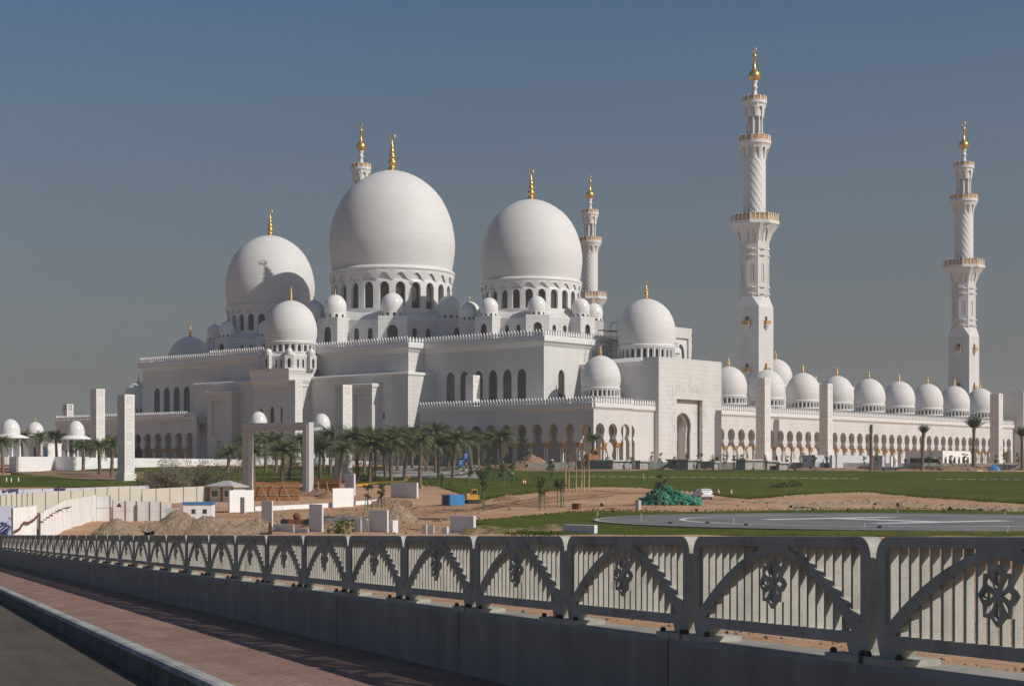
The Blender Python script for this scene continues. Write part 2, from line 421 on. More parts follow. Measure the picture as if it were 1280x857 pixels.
def sweep(poly, prof):
    """closed rectilinear/convex plan polygon (counter-clockwise) swept with a profile of (outward, z)"""
    mb = MB(); n = len(poly); P = [Vector((x, y)) for x, y in poly]
    def off(i, d):
        a, b, c = P[i-1], P[i], P[(i+1) % n]
        e1 = (b-a).normalized(); e2 = (c-b).normalized(); n1 = Vector((e1.y, -e1.x)); n2 = Vector((e2.y, -e2.x))
        m = n1+n2; k = m.length_squared
        return b+m*(2*d/k) if k > 1e-6 else b+n1*d
    vs = []
    for d, z in prof:
        for i in range(n):
            q = off(i, d); vs.append((q.x, q.y, z))
    m = len(prof)
    mb.add(vs, [(j*n+i, j*n+(i+1) % n, (j+1)*n+(i+1) % n, (j+1)*n+i) for j in range(m-1) for i in range(n)])
    return mb, [tuple(off(i, prof[-1][0])) for i in range(n)]
MER = [(-.13,0),(.13,0),(.10,.28),(.30,.62),(.26,.95),(.0,1.5),(-.26,.95),(-.30,.62),(-.10,.28)]
def merlons(mb, p0, p1, z, h=1.5, step=.86, th=.22):
    p0, p1 = Vector(p0), Vector(p1); L = (p1-p0).length; e = (p1-p0)/L; nn = Vector((e.y, -e.x)); n = max(1, int(L/step))
    k = len(MER); s = h/1.5
    for i in range(n):
        c = p0+e*((i+.5)*L/n); vs = []
        for sg in (th/2, -th/2):
            for x, y in MER: q = c+e*(x*s)+nn*sg; vs.append((q.x, q.y, z+y*s))
        mb.add(vs, [tuple(range(k)), tuple(reversed(range(k, 2*k)))]+[(a, k+a, k+(a+1) % k, (a+1) % k) for a in range(k)])
    q = [p0+nn*.18, p1+nn*.18, p1-nn*.18, p0-nn*.18]
    mb.prism([(v.x, v.y) for v in q], z-.02, z+.26*s)
def ring_bays(mb, n, r0, z0, z1, hole, thick, cx, cy, rfun=None, phase=0., flat=False, zbot=None, outline=None):
    """n equal panels round a centre, each with an opening; bent to the circle (or kept flat for a polygon)"""
    wid = 2*pi*r0/n if not flat else 2*r0*math.tan(pi/n)
    out = outline(wid) if outline else [(-wid/2, z0), (wid/2, z0), (wid/2, z1), (-wid/2, z1)]
    me = filled(out, [hole(wid)] if hole else [], thick)
    for k in range(n):
        a0 = 2*pi*(k+.5)/n+phase
        def fn(c):
            r = (rfun(c.y) if rfun else r0)
            if flat:
                s = c.x*(r/r0); rr = r+c.z
                return (cx+rr*cos(a0)-s*sin(a0), cy+rr*sin(a0)+s*cos(a0), c.y)
            a = a0+c.x/r0; rr = r+c.z
            return (cx+rr*cos(a), cy+rr*sin(a), c.y)
        mb.mesh(me, fn)
    bpy.data.meshes.remove(me)
    return mb
ORDN = ['first','second','third','fourth','fifth','sixth','seventh','eighth','ninth','tenth','eleventh','twelfth','thirteenth','fourteenth','fifteenth','sixteenth','seventeenth','eighteenth','nineteenth','twentieth',
 'twenty first','twenty second','twenty third','twenty fourth','twenty fifth','twenty sixth','twenty seventh','twenty eighth','twenty ninth','thirtieth','thirty first','thirty second','thirty third','thirty fourth','thirty fifth','thirty sixth','thirty seventh','thirty eighth','thirty ninth','fortieth']

# ------------------------------------------------------------------ terrain
PROF = [(-200,-5.0),(0,-4.7),(120,-4.5),(186,-4.5),(215,-3.6),(260,-2.4),(300,-1.15),(330,-.2),(350,.9),(368,1.75),(385,1.8),(40000,1.8)]
PROF_R = [(-200,-5.0),(0,-4.7),(120,-4.5),(186,-4.5),(215,-3.6),(260,-2.4),(300,-.35),(312,.3),(319,.38),(322,1.75),(40000,1.75)]
def tz_prof(d, PROF):
    for (a, za), (b, zb) in zip(PROF, PROF[1:]):
        if d <= b:
            t = max(0., (d-a)/(b-a)); return za+(zb-za)*t
    return PROF[-1][1]
def tz_base(d, t=0.):
    u = smooth01((t+.055)/.06)
    return tz_prof(d, PROF)*(1-u)+tz_prof(d, PROF_R)*u
def smooth01(t): t = max(0., min(1., t)); return t*t*(3-2*t)
SLOPE = .0372
def walk_z(d): return -1.732-SLOPE*min(d, 112)
def wall_top(d): return walk_z(d)+.795
A_WALL = 7.18
def tz(lat, d):
    a = lat-ROAD_T*d
    b = tz_base(d, lat/max(d, 1.))
    roadz = walk_z(d)-.75
    if a < A_WALL+.15:
        t = smooth01((-14-a)/40.)
        return roadz*(1-t)+min(b, -4.7)*t
    near = wall_top(d)-.42
    t = smooth01((a-A_WALL-1.6)/22.) if near > b else smooth01((a-A_WALL-.5)/6.)
    return near*(1-t)+b*t
def row_d(px, y, lo=14., hi=520.):
    """distance at which the ground in that direction is seen at picture row y (first crossing)"""
    t = (px-640)/FPX; d = lo; prev = None
    while d < hi:
        yy = HOR-FPX*tz(t*d, d)/d
        if yy <= y: return d
        d += .5
    return hi
def GP(px, y, dz=0.):
    d = row_d(px, y, 60.); t = (px-640)/FPX
    p = W(t*d, d, tz(t*d, d)+dz); return p, d
def AT(px, d, dz=0.):
    t = (px-640)/FPX; return W(t*d, d, tz(t*d, d)+dz)
def up(px, y, d): return (HOR-y)*d/FPX
YAW = atan2(RT.y, RT.x)      # rotation that makes local +x the picture's rightward direction, +y away from the camera

def hnoise(x, y):
    def h(i, j):
        n = (i*374761393+j*668265263) & 0xffffffff; n = ((n ^ (n >> 13))*1274126177) & 0xffffffff; return ((n ^ (n >> 16)) & 0xffff)/65535.
    i, j = math.floor(x), math.floor(y); u, v = smooth01(x-i), smooth01(y-j)
    return (h(i,j)*(1-u)+h(i+1,j)*u)*(1-v)+(h(i,j+1)*(1-u)+h(i+1,j+1)*u)*v
def fnoise(x, y, oct=4):
    s = 0; a = .5
    for k in range(oct): s += a*(hnoise(x*2**k+17*k, y*2**k-9*k)-.5); a *= .5
    return s
# ------------------------------------------------------------------ ground, lawns, road
mb = MB()
ts = [-1.6,-1.2,-.9,-.7,-.55,-.45]+[-.38+.005*i for i in range(153)]+[.42,.5,.6,.8,1.1,1.5]
ds = []
d = 5.
while d < 60: ds.append(d); d *= 1.03
while d < 460: ds.append(d); d += 2.0
while d < 26000: ds.append(d); d *= 1.35
NZ = len(ts)
vs = []
for d in ds:
    for t in ts:
        lat = t*d; z = tz(lat, d); a = lat-ROAD_T*d
        if a > A_WALL+2 and d < 340: z += .30*fnoise(lat*.16, d*.16, 4)*smooth01((a-A_WALL-2)/8)
        vs.append(W(lat, d, z))
mb.add(vs, [(j*NZ+i, j*NZ+i+1, (j+1)*NZ+i+1, (j+1)*NZ+i) for j in range(len(ds)-1) for i in range(NZ-1)], True)
ground = struct(mb, 'ground', M['sand'])

def strip_sheet(name, near, far, mat, dz=.16, kind='structure', n=24, step=10, bumps=.25):
    """sheet lying on the ground between two edges given as (column, row) pairs"""
    def ev(curve, x):
        for (a, ya), (b, yb) in zip(curve, curve[1:]):
            if a <= x <= b: return ya+(yb-ya)*(x-a)/(b-a)
        return curve[0][1] if x < curve[0][0] else curve[-1][1]
    x0 = max(near[0][0], far[0][0]); x1 = min(near[-1][0], far[-1][0]); cols = int((x1-x0)/step)+1
    mb = MB(); vs = []
    for i in range(cols+1):
        x = x0+(x1-x0)*i/cols; t = (x-640)/FPX
        dn = row_d(x, ev(near, x), 60.); df = row_d(x, ev(far, x), 60.)
        dn += 2.2*fnoise(x*.09, 3.3, 3)*min(1, abs(df-dn)/8); df = max(df, dn+.05)
        for j in range(n+1):
            d = dn+(df-dn)*j/n; e = min(1, min(j, n-j)/1.5)
            vs.append(W(t*d, d, tz(t*d, d)+dz*e+.02+bumps*.3*fnoise(t*d*.1+40, d*.1, 3)*e))
    m = n+1
    mb.add(vs, [(i*m+j, (i+1)*m+j, (i+1)*m+j+1, i*m+j+1) for i in range(cols) for j in range(n)], True)
    o = mb.build(name, mat); o['kind'] = kind
    return o
strip_sheet('lawn', [(-260,610),(230,608)], [(-260,592),(0,594),(60,590),(110,586),(160,584),(230,583)], M['grass'])
strip_sheet('lawn', [(438,605),(545,607),(600,626),(628,620),(700,612),(760,608),(860,614),(930,624),(1000,618),(1080,615),(1160,622),(1280,629),(1600,640)],
                    [(438,583),(520,583),(600,585),(700,587),(800,586),(900,587),(1000,588),(1600,591)], M['grass'], n=40)
strip_sheet('lawn', [(592,655),(640,668.5),(700,669),(1600,671)], [(592,653),(660,646),(745,638),(840,640),(1000,637.5),(1120,636),(1280,640),(1600,646)], M['grass'], n=40)
strip_sheet('lawn', [(232,605),(300,603),(420,604),(438,605)], [(232,584),(330,583),(438,583)], M['grass'])
strip_sheet('path', [(470,597),(520,598),(565,599),(600,600)], [(470,589),(480,585),(500,582),(560,581),(600,582)], M['drive'], dz=.22)
strip_sheet('dirt_track', [(690,612),(760,614),(860,628),(960,634),(1100,633),(1300,640)], [(690,609),(800,609.5),(860,618),(960,627),(1100,629),(1300,636)], M['sand'], dz=.12)
strip_sheet('sand_patch', [(14,592.2),(40,595.5),(60,596),(90,599.6),(150,600.8),(190,598),(222,595)], [(14,592),(40,590.6),(120,589.5),(190,591.5),(222,594.8)], M['heap_red'], dz=.34)
strip_sheet('sand_patch', [(590,586.5),(640,589.5),(720,590),(790,589.5),(812,588.5)], [(590,586),(640,587.5),(720,588),(790,588),(812,588.2)], M['heap_red'], dz=.3)
# sandy bank along the edge of the landing-pad lawn

# landing pad
PC = W(32.8, 148, -4.21); PR = 25.7
def ring(r0, r1, z, n=96):
    mb = MB(); vs = []
    for r in (r0, r1):
        for i in range(n): a = 2*pi*i/n; vs.append((r*cos(a), r*sin(a), z))
    return mb.add(vs, [(i, (i+1) % n, n+(i+1) % n, n+i) for i in range(n)])
pad = thing('helipad', 'large round grey helicopter landing pad with a white letter H', 'helipad', PC)
MB().lathe([(PR, -.4), (PR, 0), (.01, .0)], 96, smooth=False).build('slab', M['helipad'], pad, True)
ring(PR-.55, PR-.2, .006).build('edge_marking', M['block'], pad, True)
ring(PR*.68, PR*.68+.5, .006).build('ring_marking', M['pad_paint'], pad, True)
hm = MB()
hy = YAW+radians(32)
def hbar(u0, u1, v0, v1):
    q = [Vector((u0, v0)), Vector((u1, v0)), Vector((u1, v1)), Vector((u0, v1))]
    hm.prism([((p.x*cos(hy)-p.y*sin(hy)), (p.x*sin(hy)+p.y*cos(hy))) for p in q], .004, .012)
hbar(-7.8, 7.8, -7.8, -5.9); hbar(-7.8, 7.8, 5.9, 7.8); hbar(-1., 1., -5.9, 5.9)
hm.build('letter_marking', M['pad_paint'], pad, True)

# road, kerb, walk, parapet
def along(a, d, z): return W(a+ROAD_T*d, d, z)
def road_strip(name, prof, mat, d0=-60, d1=260, n=160):
    mb = MB(); vs = []; m = len(prof)
    for i in range(n+1):
        d = d0+(d1-d0)*i/n
        for a, h in prof: vs.append(along(a, d, walk_z(d)+h))
    mb.add(vs, [(i*m+j, i*m+j+1, (i+1)*m+j+1, (i+1)*m+j) for i in range(n) for j in range(m-1)])
    return struct(mb, name, mat)
KA = 3.80
road_strip('road', [(-13, -.36), (-4, -.30), (KA+.02, -.335)], M['asphalt'])
road_strip('sidewalk', [(KA+.26, 0), (A_WALL+.1, .02)], M['pavers'] if 'pavers' in M else paver_mat())
def kerb_seg():
    pass
KL = 1.0
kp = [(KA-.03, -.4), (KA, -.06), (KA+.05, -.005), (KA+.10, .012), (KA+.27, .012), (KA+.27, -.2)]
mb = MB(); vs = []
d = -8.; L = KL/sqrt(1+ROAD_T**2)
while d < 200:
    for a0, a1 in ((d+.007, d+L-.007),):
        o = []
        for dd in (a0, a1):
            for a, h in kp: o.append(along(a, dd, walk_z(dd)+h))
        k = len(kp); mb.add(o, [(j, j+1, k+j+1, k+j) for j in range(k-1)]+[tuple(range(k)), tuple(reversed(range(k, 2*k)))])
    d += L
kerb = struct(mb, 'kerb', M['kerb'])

# parapet wall blocks, two railing panels to a block
K0 = 4.44; D0 = 12.3; PD = D0/K0       # depth per panel
def dk(k): return D0+PD*k
WALLX = ROAD_DIR
WALL_ANG = ROAD_ANG
WLEN = 2*PD*sqrt(1+ROAD_T**2)
def parapet_block():
    mb = MB(); L = WLEN-.03; sl = SLOPE/sqrt(1+ROAD_T**2)
    # local x along the wall (away from the camera), +y towards the walk; 0 is the wall's front face
    pr = [(0.0, -.25), (0.0, .755), (-.025, .795), (-.50, .795), (-.52, .765), (-.52, -1.6), (-.3, -1.6)]
    k = len(pr); vs = []
    for x in (0, L):
        for y, z in pr: vs.append((x, y, z-sl*x))
    mb.add(vs, [(j, (j+1) % k, k+(j+1) % k, k+j) for j in range(k)]+[tuple(reversed(range(k))), tuple(range(k, 2*k))])
    return mb
blk0 = None
for i in range(-3, 17):
    k = 1.08+2*i; d = dk(k); loc = along(A_WALL, d, walk_z(d))
    nm = ORDN[i+3]
    lab = f'{nm} grey parapet block under the railing, counted from the near end'
    if blk0 is None:
        blk0 = single(parapet_block(), 'parapet_block', M['parapet'], lab, 'parapet', loc, WALL_ANG, 'concrete blocks of the bridge parapet'); fixn(blk0)
    else: dup(blk0, loc, label=lab, tree={})

# railing panels
PW = PD*sqrt(1+ROAD_T**2)-.075
def round_top():
    r = .15; H = .92; pts = [(.06,.03),(.29,.03),(.33,.12),(.42,.115),(PW-.42,.115),(PW-.33,.12),(PW-.29,.03),(PW-.06,.03),(PW-.03,.10),(PW,.20),(PW,H-r)]
    for k in range(1, 6): a = pi/2*k/6; pts.append((PW-r+r*cos(a), H-r+r*sin(a)))
    pts += [(PW-r, H), (r, H)]
    for k in range(1, 6): a = pi/2+pi/2*k/6; pts.append((r+r*cos(a), H-r+r*sin(a)))
    pts += [(0, H-r), (0, .20), (.03, .10)]
    return pts
def arch_in(n=22):   # opening under the arch
    x0, x1 = .24, PW-.24; pts = [(x0, .205), (x1, .205)]
    for k in range(1, n):
        u = 1-k/n; x = x0+(x1-x0)*u; s = abs(2*u-1); pts.append((x, .205+.572*(1-s**1.75)))
    return pts
def spandrel(side):
    pts = []; n = 14; xs = .115; H = .84
    x0, x1 = .13, PW/2-.05
    cur = []
    for k in range(n+1):
        u = k/n; x = x0+(PW/2-x0)*u*.80; s = 1-(x-.13)/(PW/2-.13)
        cur.append((max(x, xs), .275+.563*(1-s**1.75)))
    cur = [(x, z) for x, z in cur if z < H-.02]
    pts = [(xs, cur[0][1])]+cur[1:]+[(cur[-1][0]+.03, H), (xs+.05, H), (xs, H-.05)]
    if side: pts = [(PW-x, z) for x, z in reversed(pts)]
    return pts
def star():
    cx, cz = PW/2, .535; out = []; holes = []
    for k in range(16):
        a = 2*pi*k/16+pi/2; r = .205 if k % 2 == 0 else .162
        out.append((cx+r*cos(a), cz+r*sin(a)))
    for k in range(8):
        a = 2*pi*k/8+pi/2
        h = []
        for rr, da in ((.036, 0), (.088, .28), (.132, .21), (.172, 0), (.132, -.21), (.088, -.28)): h.append((cx+rr*cos(a+da), cz+rr*sin(a+da)))
        holes.append(h)
    return out, holes
sl = SLOPE/sqrt(1+ROAD_T**2)
def shear(v): return (v[0], v[1], v[2]-sl*v[0])
def railing_panel(label, loc):
    t = thing('railing_panel', label, 'railing panel', loc, WALL_ANG, 'concrete bridge railing panels')
    fr = filled(round_top(), [arch_in(), spandrel(0), spandrel(1)], .13)
    mb = MB().mesh(fr, lambda c: shear((c.x, -.19-c.z, c.y)))
    o = mb.build('frame', M['rail'], t, True); fixn(o)
    bv = o.modifiers.new('edge', 'BEVEL'); bv.width = .009; bv.segments = 2; bv.limit_method = 'ANGLE'
    mb = MB(); n = 21
    for k in range(n):
        x = .15+(PW-.30)*k/(n-1)
        mb.box(x-.015, x+.015, -.205, -.142, .20, .85)
    mb.xf(shear).build('slat', M['rail'], t, True)
    so_, sh_ = star(); me = filled(so_, sh_, .034)
    s = MB().mesh(me, lambda c: shear((c.x, -.124-c.z, c.y))).build('star', M['rail'], t, True); fixn(s)
    for x in (.20, PW-.20):
        p = MB().box(x-.27, x+.27, -.36, -.02, -.01, .045).xf(shear).build('base_plate', M['rail'], t, True)
        b = MB()
        for bx in (-.2, .2): b.lathe([(.028, .044), (.028, .07), (.016, .085), (.0001, .085)], 8, x+bx, -.055)
        b.xf(shear).build('bolt', M['bolt'], p, True)
    return t
pan0 = None; ptree = None
for j, k in enumerate(range(-2, 35)):
    d = dk(k); loc = along(A_WALL, d, wall_top(d)); loc = loc+ROAD_DIR*.037
    if j == 0: lab = 'cast concrete railing panel beyond the near end of the parapet'
    elif j == 1: lab = 'broad concrete railing panel cut by the picture edge, showing the largest star'
    else: lab = f'{ORDN[min(j-1, 39)]} cast concrete railing panel with arch and star, counted from the near end'
    if pan0 is None: pan0 = railing_panel(lab, loc); ptree = tree_of(pan0)
    else: dup(pan0, loc, label=lab, tree=ptree)
# ------------------------------------------------------------------ mosque
BZ = 1.75      # level of the mosque's platform
DOME_UP = [(1.0, -.25), (.997, -.17), (.985, -.06), (.965, .06), (.927, .20), (.868, .35), (.79, .495), (.70, .61), (.61, .70), (.49, .79), (.37, .86), (.25, .91), (.14, .94), (.06, .955), (.0001, .962)]
DOME_DN = [(.945, -.66), (.962, -.58), (.978, -.49), (.990, -.39), (.997, -.32)]
SMALL = [(.93, -.58), (.962, -.42), (.985, -.26), (.998, -.1), (1.0, .0), (.99, .15), (.96, .3), (.905, .46), (.82, .62), (.71, .77), (.57, .90), (.42, .995), (.27, 1.06), (.12, 1.10), (.0001, 1.115)]
FIN = [(.245,-.085),(.235,-.06),(.14,-.03),(.085,.0),(.055,.045),(.04,.075),(.065,.10),(.072,.125),(.06,.155),(.035,.175),(.05,.195),(.055,.22),(.046,.245),(.026,.265),(.036,.285),(.04,.305),(.033,.33),(.018,.35),(.026,.37),(.024,.39),(.010,.42),(.006,.48),(.0001,.49)]
def finial_mb(cx, cy, R, zc, crescent=True, n=16):
    zt = zc+.955*R; mb = MB(); mb.lathe([(r*R, zt+z*R) for r, z in FIN], n, cx, cy)
    if crescent and R > 5:   # ring-shaped crescent
        pts = []; rad = []
        for k in range(19):
            a = pi/2+.16+(2*pi-.32)*k/18; rr = .048*R
            pts.append((cx+rr*cos(a)*.707, cy-rr*cos(a)*.707, zt+.535*R+rr*sin(a))); rad.append(R*(.004+.009*sin(pi*k/18)))
        mb.tube(pts, rad, 5)
    return mb
def dome(parent, cx, cy, R, zc, nwin, zbot, arches=False, panes=True, n=64, mat=None):
    """onion dome on a windowed drum; dome > drum, finial, drum_window"""
    zb = zc-.655*R
    prof = [(r*R, zc+z*R) for r, z in DOME_DN+DOME_UP]
    d = MB().lathe(prof, n, cx, cy).build('dome', mat or M['dome'], parent)
    # cornice ring and drum
    mb = MB(); rd = .92*R
    mb.lathe([(.93*R, zb-.075*R), (.985*R, zb-.07*R), (1.0*R, zb-.045*R), (.995*R, zb-.02*R), (.965*R, zb+.004*R), (.93*R, zb+.006*R)], n, cx, cy)
    zt = zb-.07*R; zl = zbot; H = zt-zl
    th = .075*R
    if arches:
        zw = zt-.30*H            # head of the windows lies below a flared band of pointed relief arches
        hole = lambda w: arch_pts(0, w*.60, zl+.03*H, zl+.03*H+.50*H, zl+.70*H)
        ring_bays(mb, nwin, rd, zl, zt-.24*H, hole, th, cx, cy)
        fl = lambda z: rd+th*.5+(.985*R-rd-th*.5)*max(0., (z-(zt-.26*H))/(.26*H))
        mb.lathe([(fl(z)-.02*R, z) for z in (zt-.26*H, zt-.13*H, zt)], n, cx, cy)
        def outl(w):
            h = w/2; b = zt-.26*H; P = [(-h, b), (-h*.80, b+.02*H)]
            for k in range(1, 12):
                u = -1+2*k/12; P.append((h*.80*u, b+.02*H+.175*H*(1-abs(u)**1.6)))
            return P+[(h*.80, b+.02*H), (h, b), (h, zt), (-h, zt)]
        ring_bays(mb, nwin, rd, 0, 0, None, .018*R, cx, cy, rfun=fl, outline=outl)
    else:
        hole = lambda w: arch_pts(0, w*.56, zl+.04*H, zl+.60*H, zl+.80*H, n=4)
        ring_bays(mb, nwin, rd, zl, zt, hole, th, cx, cy)
        # slender engaged columns between the windows
        for k in range(nwin):
            a = 2*pi*k/nwin
            mb.lathe([(.022*R, zl), (.022*R, zl+.72*H), (.035*R, zl+.80*H), (.035*R, zl+.86*H)], 5, cx+(rd+th*.55)*cos(a), cy+(rd+th*.55)*sin(a))
        mb.lathe([(rd, zt-.10*H), (rd+th*.95, zt-.10*H), (rd+th*1.0, zt), (rd, zt)], n, cx, cy, smooth=False)
    mb.lathe([(rd+th*.5, zl-.15*H), (rd+th*.9, zl-.15*H), (rd+th*.9, zl+.02*H), (rd+th*.4, zl+.02*H)], n, cx, cy, smooth=False)
    dr = mb.build('drum', M['marble_trim'], d); fixn(dr)
    rg = rd-th*.30
    if panes:
        for k in range(nwin):
            a0 = 2*pi*(k+.5)/nwin; w = 2*pi*rg/nwin*.36; q = []
            for s, z in ((-1, zl+.02*H), (1, zl+.02*H), (1, zl+.76*H), (-1, zl+.76*H)):
                for rr in (rg, rg-.05): pass
                a = a0+s*w/rg; q.append((cx+rg*cos(a), cy+rg*sin(a), z))
            q2 = [(cx+(x-cx)*.99, cy+(y-cy)*.99, z) for x, y, z in q]
            MB().add(q+q2, [(0,1,2,3),(7,6,5,4),(0,4,5,1),(1,5,6,2),(2,6,7,3),(3,7,4,0)]).build('drum_window', M['glass'], d)
    else:
        MB().lathe([(rg, zl+.02*H), (rg, zl+.84*H)], n//2, cx, cy).build('glazing', M['dark_glass'], d)
    finial_mb(cx, cy, R, zc).build('finial', M['gold'], d)
    return d
def small_dome(parent, cx, cy, R, zt0, nwin=10):
    """glossy ribbed little dome on its own collar, seated on zt0"""
    zc = zt0+R*.97
    prof = [(r*R, zc+z*R) for r, z in SMALL]
    d = MB().lathe(prof, 28, cx, cy).build('corner_dome', M['gloss'], parent)
    mb = MB(); H = .40*R
    ring_bays(mb, nwin, .90*R, zt0, zt0+H, lambda w: arch_pts(0, w*.42, zt0+.05*H, zt0+.55*H, zt0+.78*H, n=3), .10*R, cx, cy)
    fixn(mb.build('drum', M['marble_trim'], d))
    MB().lathe([(.84*R, zt0), (.84*R, zt0+H)], 16, cx, cy).build('glazing', M['dark_glass'], d)
    zt = zc+1.08*R
    MB().lathe([(r*R*.8, zt+z*R*1.0+.05*R) for r, z in FIN], 8, cx, cy).build('finial', M['gold'], d)
    return d
def window(parent, mb_fn, name='window', mat=None): ...
def pane_plate(parent, pts, fn, name='window', mat=None):
    me = filled(pts, [], .08); o = MB().mesh(me, fn).build(name, mat or M['glass'], parent); bpy.data.meshes.remove(me); return o
def clerestory(parent, cx, cy, rho, z0, zt, sd_r, drum_r, drum_z, win=True, turret=None):
    """octagonal storey with a turret and small dome at each vertex, sloping roof up to the drum"""
    mb = MB(); V = [(cx+rho*cos(k*pi/4), cy+rho*sin(k*pi/4)) for k in range(8)]
    tw = turret or sd_r*1.25
    wins = []
    for k in range(8):
        a, b = Vector(V[k]), Vector(V[(k+1) % 8]); e = (b-a).normalized(); L = (b-a).length; nn = Vector((e.y, -e.x))
        if nn.dot((a+b)/2-Vector((cx, cy))) < 0: nn = -nn
        zz = zt-.06*(zt-z0)
        ww = L*.085; hs = [arch_pts(L*u, ww, z0+.10*(zt-z0), z0+.62*(zt-z0), z0+.72*(zt-z0), n=4) for u in (.38, .62)]
        me = filled([(tw*.7, z0), (L-tw*.7, z0), (L-tw*.7, zz), (tw*.7, zz)], hs, .5)
        fn = lambda c: (a.x+e.x*c.x+nn.x*c.z, a.y+e.y*c.x+nn.y*c.z, c.y)
        mb.mesh(me, fn)
        for h in hs: wins.append((h, a, e, nn))
    # turrets: square in plan, one face outward
    for k, (x, y) in enumerate(V):
        ax = k*pi/4; u = Vector((cos(ax), sin(ax))); w = Vector((-u.y, u.x)); c = Vector((x, y))
        h = tw
        me = filled([(-h, z0), (h, z0), (h, zt), (-h, zt)], [arch_pts(0, h*.72, z0+.08*(zt-z0), z0+.60*(zt-z0), z0+.76*(zt-z0), n=5)], .3)
        o = c+u*(h*.75)
        mb.mesh(me, lambda q: (o.x+w.x*q.x+u.x*(q.z-.15), o.y+w.y*q.x+u.y*(q.z-.15), q.y))
        for sg in (-1, 1):
            me2 = filled([(-h*1.0, z0), (h*.75-.31, z0), (h*.75-.31, zt), (-h*1.0, zt)], [], .3)
            o2 = c+w*(sg*(h-.15)); mb.mesh(me2, lambda q: (o2.x+u.x*q.x+w.x*q.z, o2.y+u.y*q.x+w.y*q.z, q.y))
        q = [c+u*(sx*h*.75-.2)+w*(sy*(h-.02)) for sx, sy in ((-1.4,-1),(1,-1),(1,1),(-1.4,1))]
        mb.prism([tuple(v) for v in q], zt-.3, zt+.004)
        wins.append((arch_pts(0, h*.80, z0+.05*(zt-z0), z0+.60*(zt-z0), z0+.79*(zt-z0), n=5), o-u*.5, w, u))
    # coping and sloping roof
    P = [(cx+(rho+.25)*cos(k*pi/4), cy+(rho+.25)*sin(k*pi/4)) for k in range(8)]
    Q = [(cx+(drum_r)*cos(k*pi/4), cy+(drum_r)*sin(k*pi/4)) for k in range(8)]
    zz = zt-.06*(zt-z0)-.01
    mb.add([(x, y, zz) for x, y in P]+[(x, y, drum_z) for x, y in Q], [(i, (i+1) % 8, 8+(i+1) % 8, 8+i) for i in range(8)])
    c = mb.build('clerestory', M['marble'], parent); fixn(c)
    for h, a, e, nn in wins:
        pane_plate(c, h, lambda q: (a.x+e.x*q.x+nn.x*(q.z-.12), a.y+e.y*q.x+nn.y*(q.z-.12), q.y))
    for x, y in V: small_dome(parent, x, y, sd_r, zt)
    return c

# ---- prayer hall
Y0, YA_, XF, XCB, XB = 69.5, 69.5-33.9, -81.0, -86.0, -33.0
YN, YFAR = .7, 138.3
YC1, YC2 = 35.6, 103.4
XL, YL1, YL2 = -89.3, 32.5, 106.5
ZR = 26.9
hall = thing('prayer_hall', 'huge white marble mosque hall crowned by three great domes', 'mosque', (-57, 69.5, BZ))
wn = [27.5, 23.35, 19.2, 15.05, 10.95, 6.85]
def facade(y0, y1, ws):
    hs = [arch_pts(y, 2.5, 14.2, 20.4, 22.1, n=6) for y in ws]
    me = filled([(y0, BZ), (y1, BZ), (y1, ZR), (y0, ZR)], hs, .7)
    o = MB().mesh(me, plateX(XF+.35, 0)).build('facade', M['marble_diaper'], hall); fixn(o)
    for y in ws:
        pane_plate(o, arch_pts(y, 2.6, 14.0, 20.4, 22.2, n=6), plateX(XF+.32, 0))
facade(YN, YC1, wn); facade(YC2, YFAR, [139-y for y in wn])
me = filled([(XF+.71, BZ), (XB, BZ), (XB, ZR), (XF+.71, ZR)], [arch_pts(x, 2.15, 14.2, 20.2, 21.9, n=6) for x in (-75.1,)], .7)
sw = MB().mesh(me, plateY(YN+.35, 0)).build('side_wall', M['marble_diaper'], hall); fixn(sw)
for x in (-75.1,): pane_plate(sw, arch_pts(x, 2.3, 14., 20.2, 22., n=6), plateY(YN+.55, 0))
mb = MB(); mb.box(XF+.71, XB, YFAR-.7, YFAR, BZ, ZR); mb.box(XB-.7, XB, YN+.71, YFAR-.71, BZ, ZR)
mb.build('side_wall', M['marble_diaper'], hall)
# corner pilaster edges
mb = MB()
mb.box(XCB, XF+.7, YC1+.003, YC2-.003, 21.3, ZR)               # upper centre block
mb.box(XL, XF+.7, YL1, YL2, BZ, 21.3)
cb = mb.build('centre_block', M['marble'], hall)
o, _ = sweep([(XL, YL1), (XF, YL1), (XF, YL2), (XL, YL2)], [(0, 21.3), (.25, 21.45), (.30, 21.8), (.05, 22.1), (-3.2, 22.15)]); fixn(o.build('string_course', M['marble_trim'], hall))
mb = MB(); mb.box(XL+2.5, XF-.1, YL2+.004, YL2+3.2, BZ, 20.4)
mb.build('wall_step', M['marble'], hall)
for ya, yb in ((41.0, 48.2), (139-50.1, 139-41.0)):
    me = filled([(ya, BZ), (yb, BZ), (yb, 19.0), (ya, 19.0)], [[(ya+1.6, 9.), (yb-1.6, 9.), (yb-1.6, 17.3), (ya+1.6, 17.3)], arch_pts((ya+yb)/2, 2.2, BZ+.2, 6.2, 7.8)], .5)
    mb = MB().mesh(me, plateX(-91.75, 0)); mb.box(-91.5, XL-.01, ya, yb, BZ, 19.0)
    o = mb.build('buttress', M['marble'], hall); fixn(o)
    pane_plate(o, arch_pts((ya+yb)/2, 2.1, BZ+.2, 6.2, 7.7), lambda c: (-91.55+c.z*.3, c.x, c.y), 'niche', M['inside'])
    s, top = sweep([(-92.0, ya), (XL-.1, ya), (XL-.1, yb), (-92.0, yb)], [(0, 18.7), (.3, 18.95), (.35, 19.6), (.1, 19.75)])
    s.prism([(x, y) for x, y in top], 19.70, 19.75); fixn(s.build('cap', M['marble_trim'], o))
mb = MB()
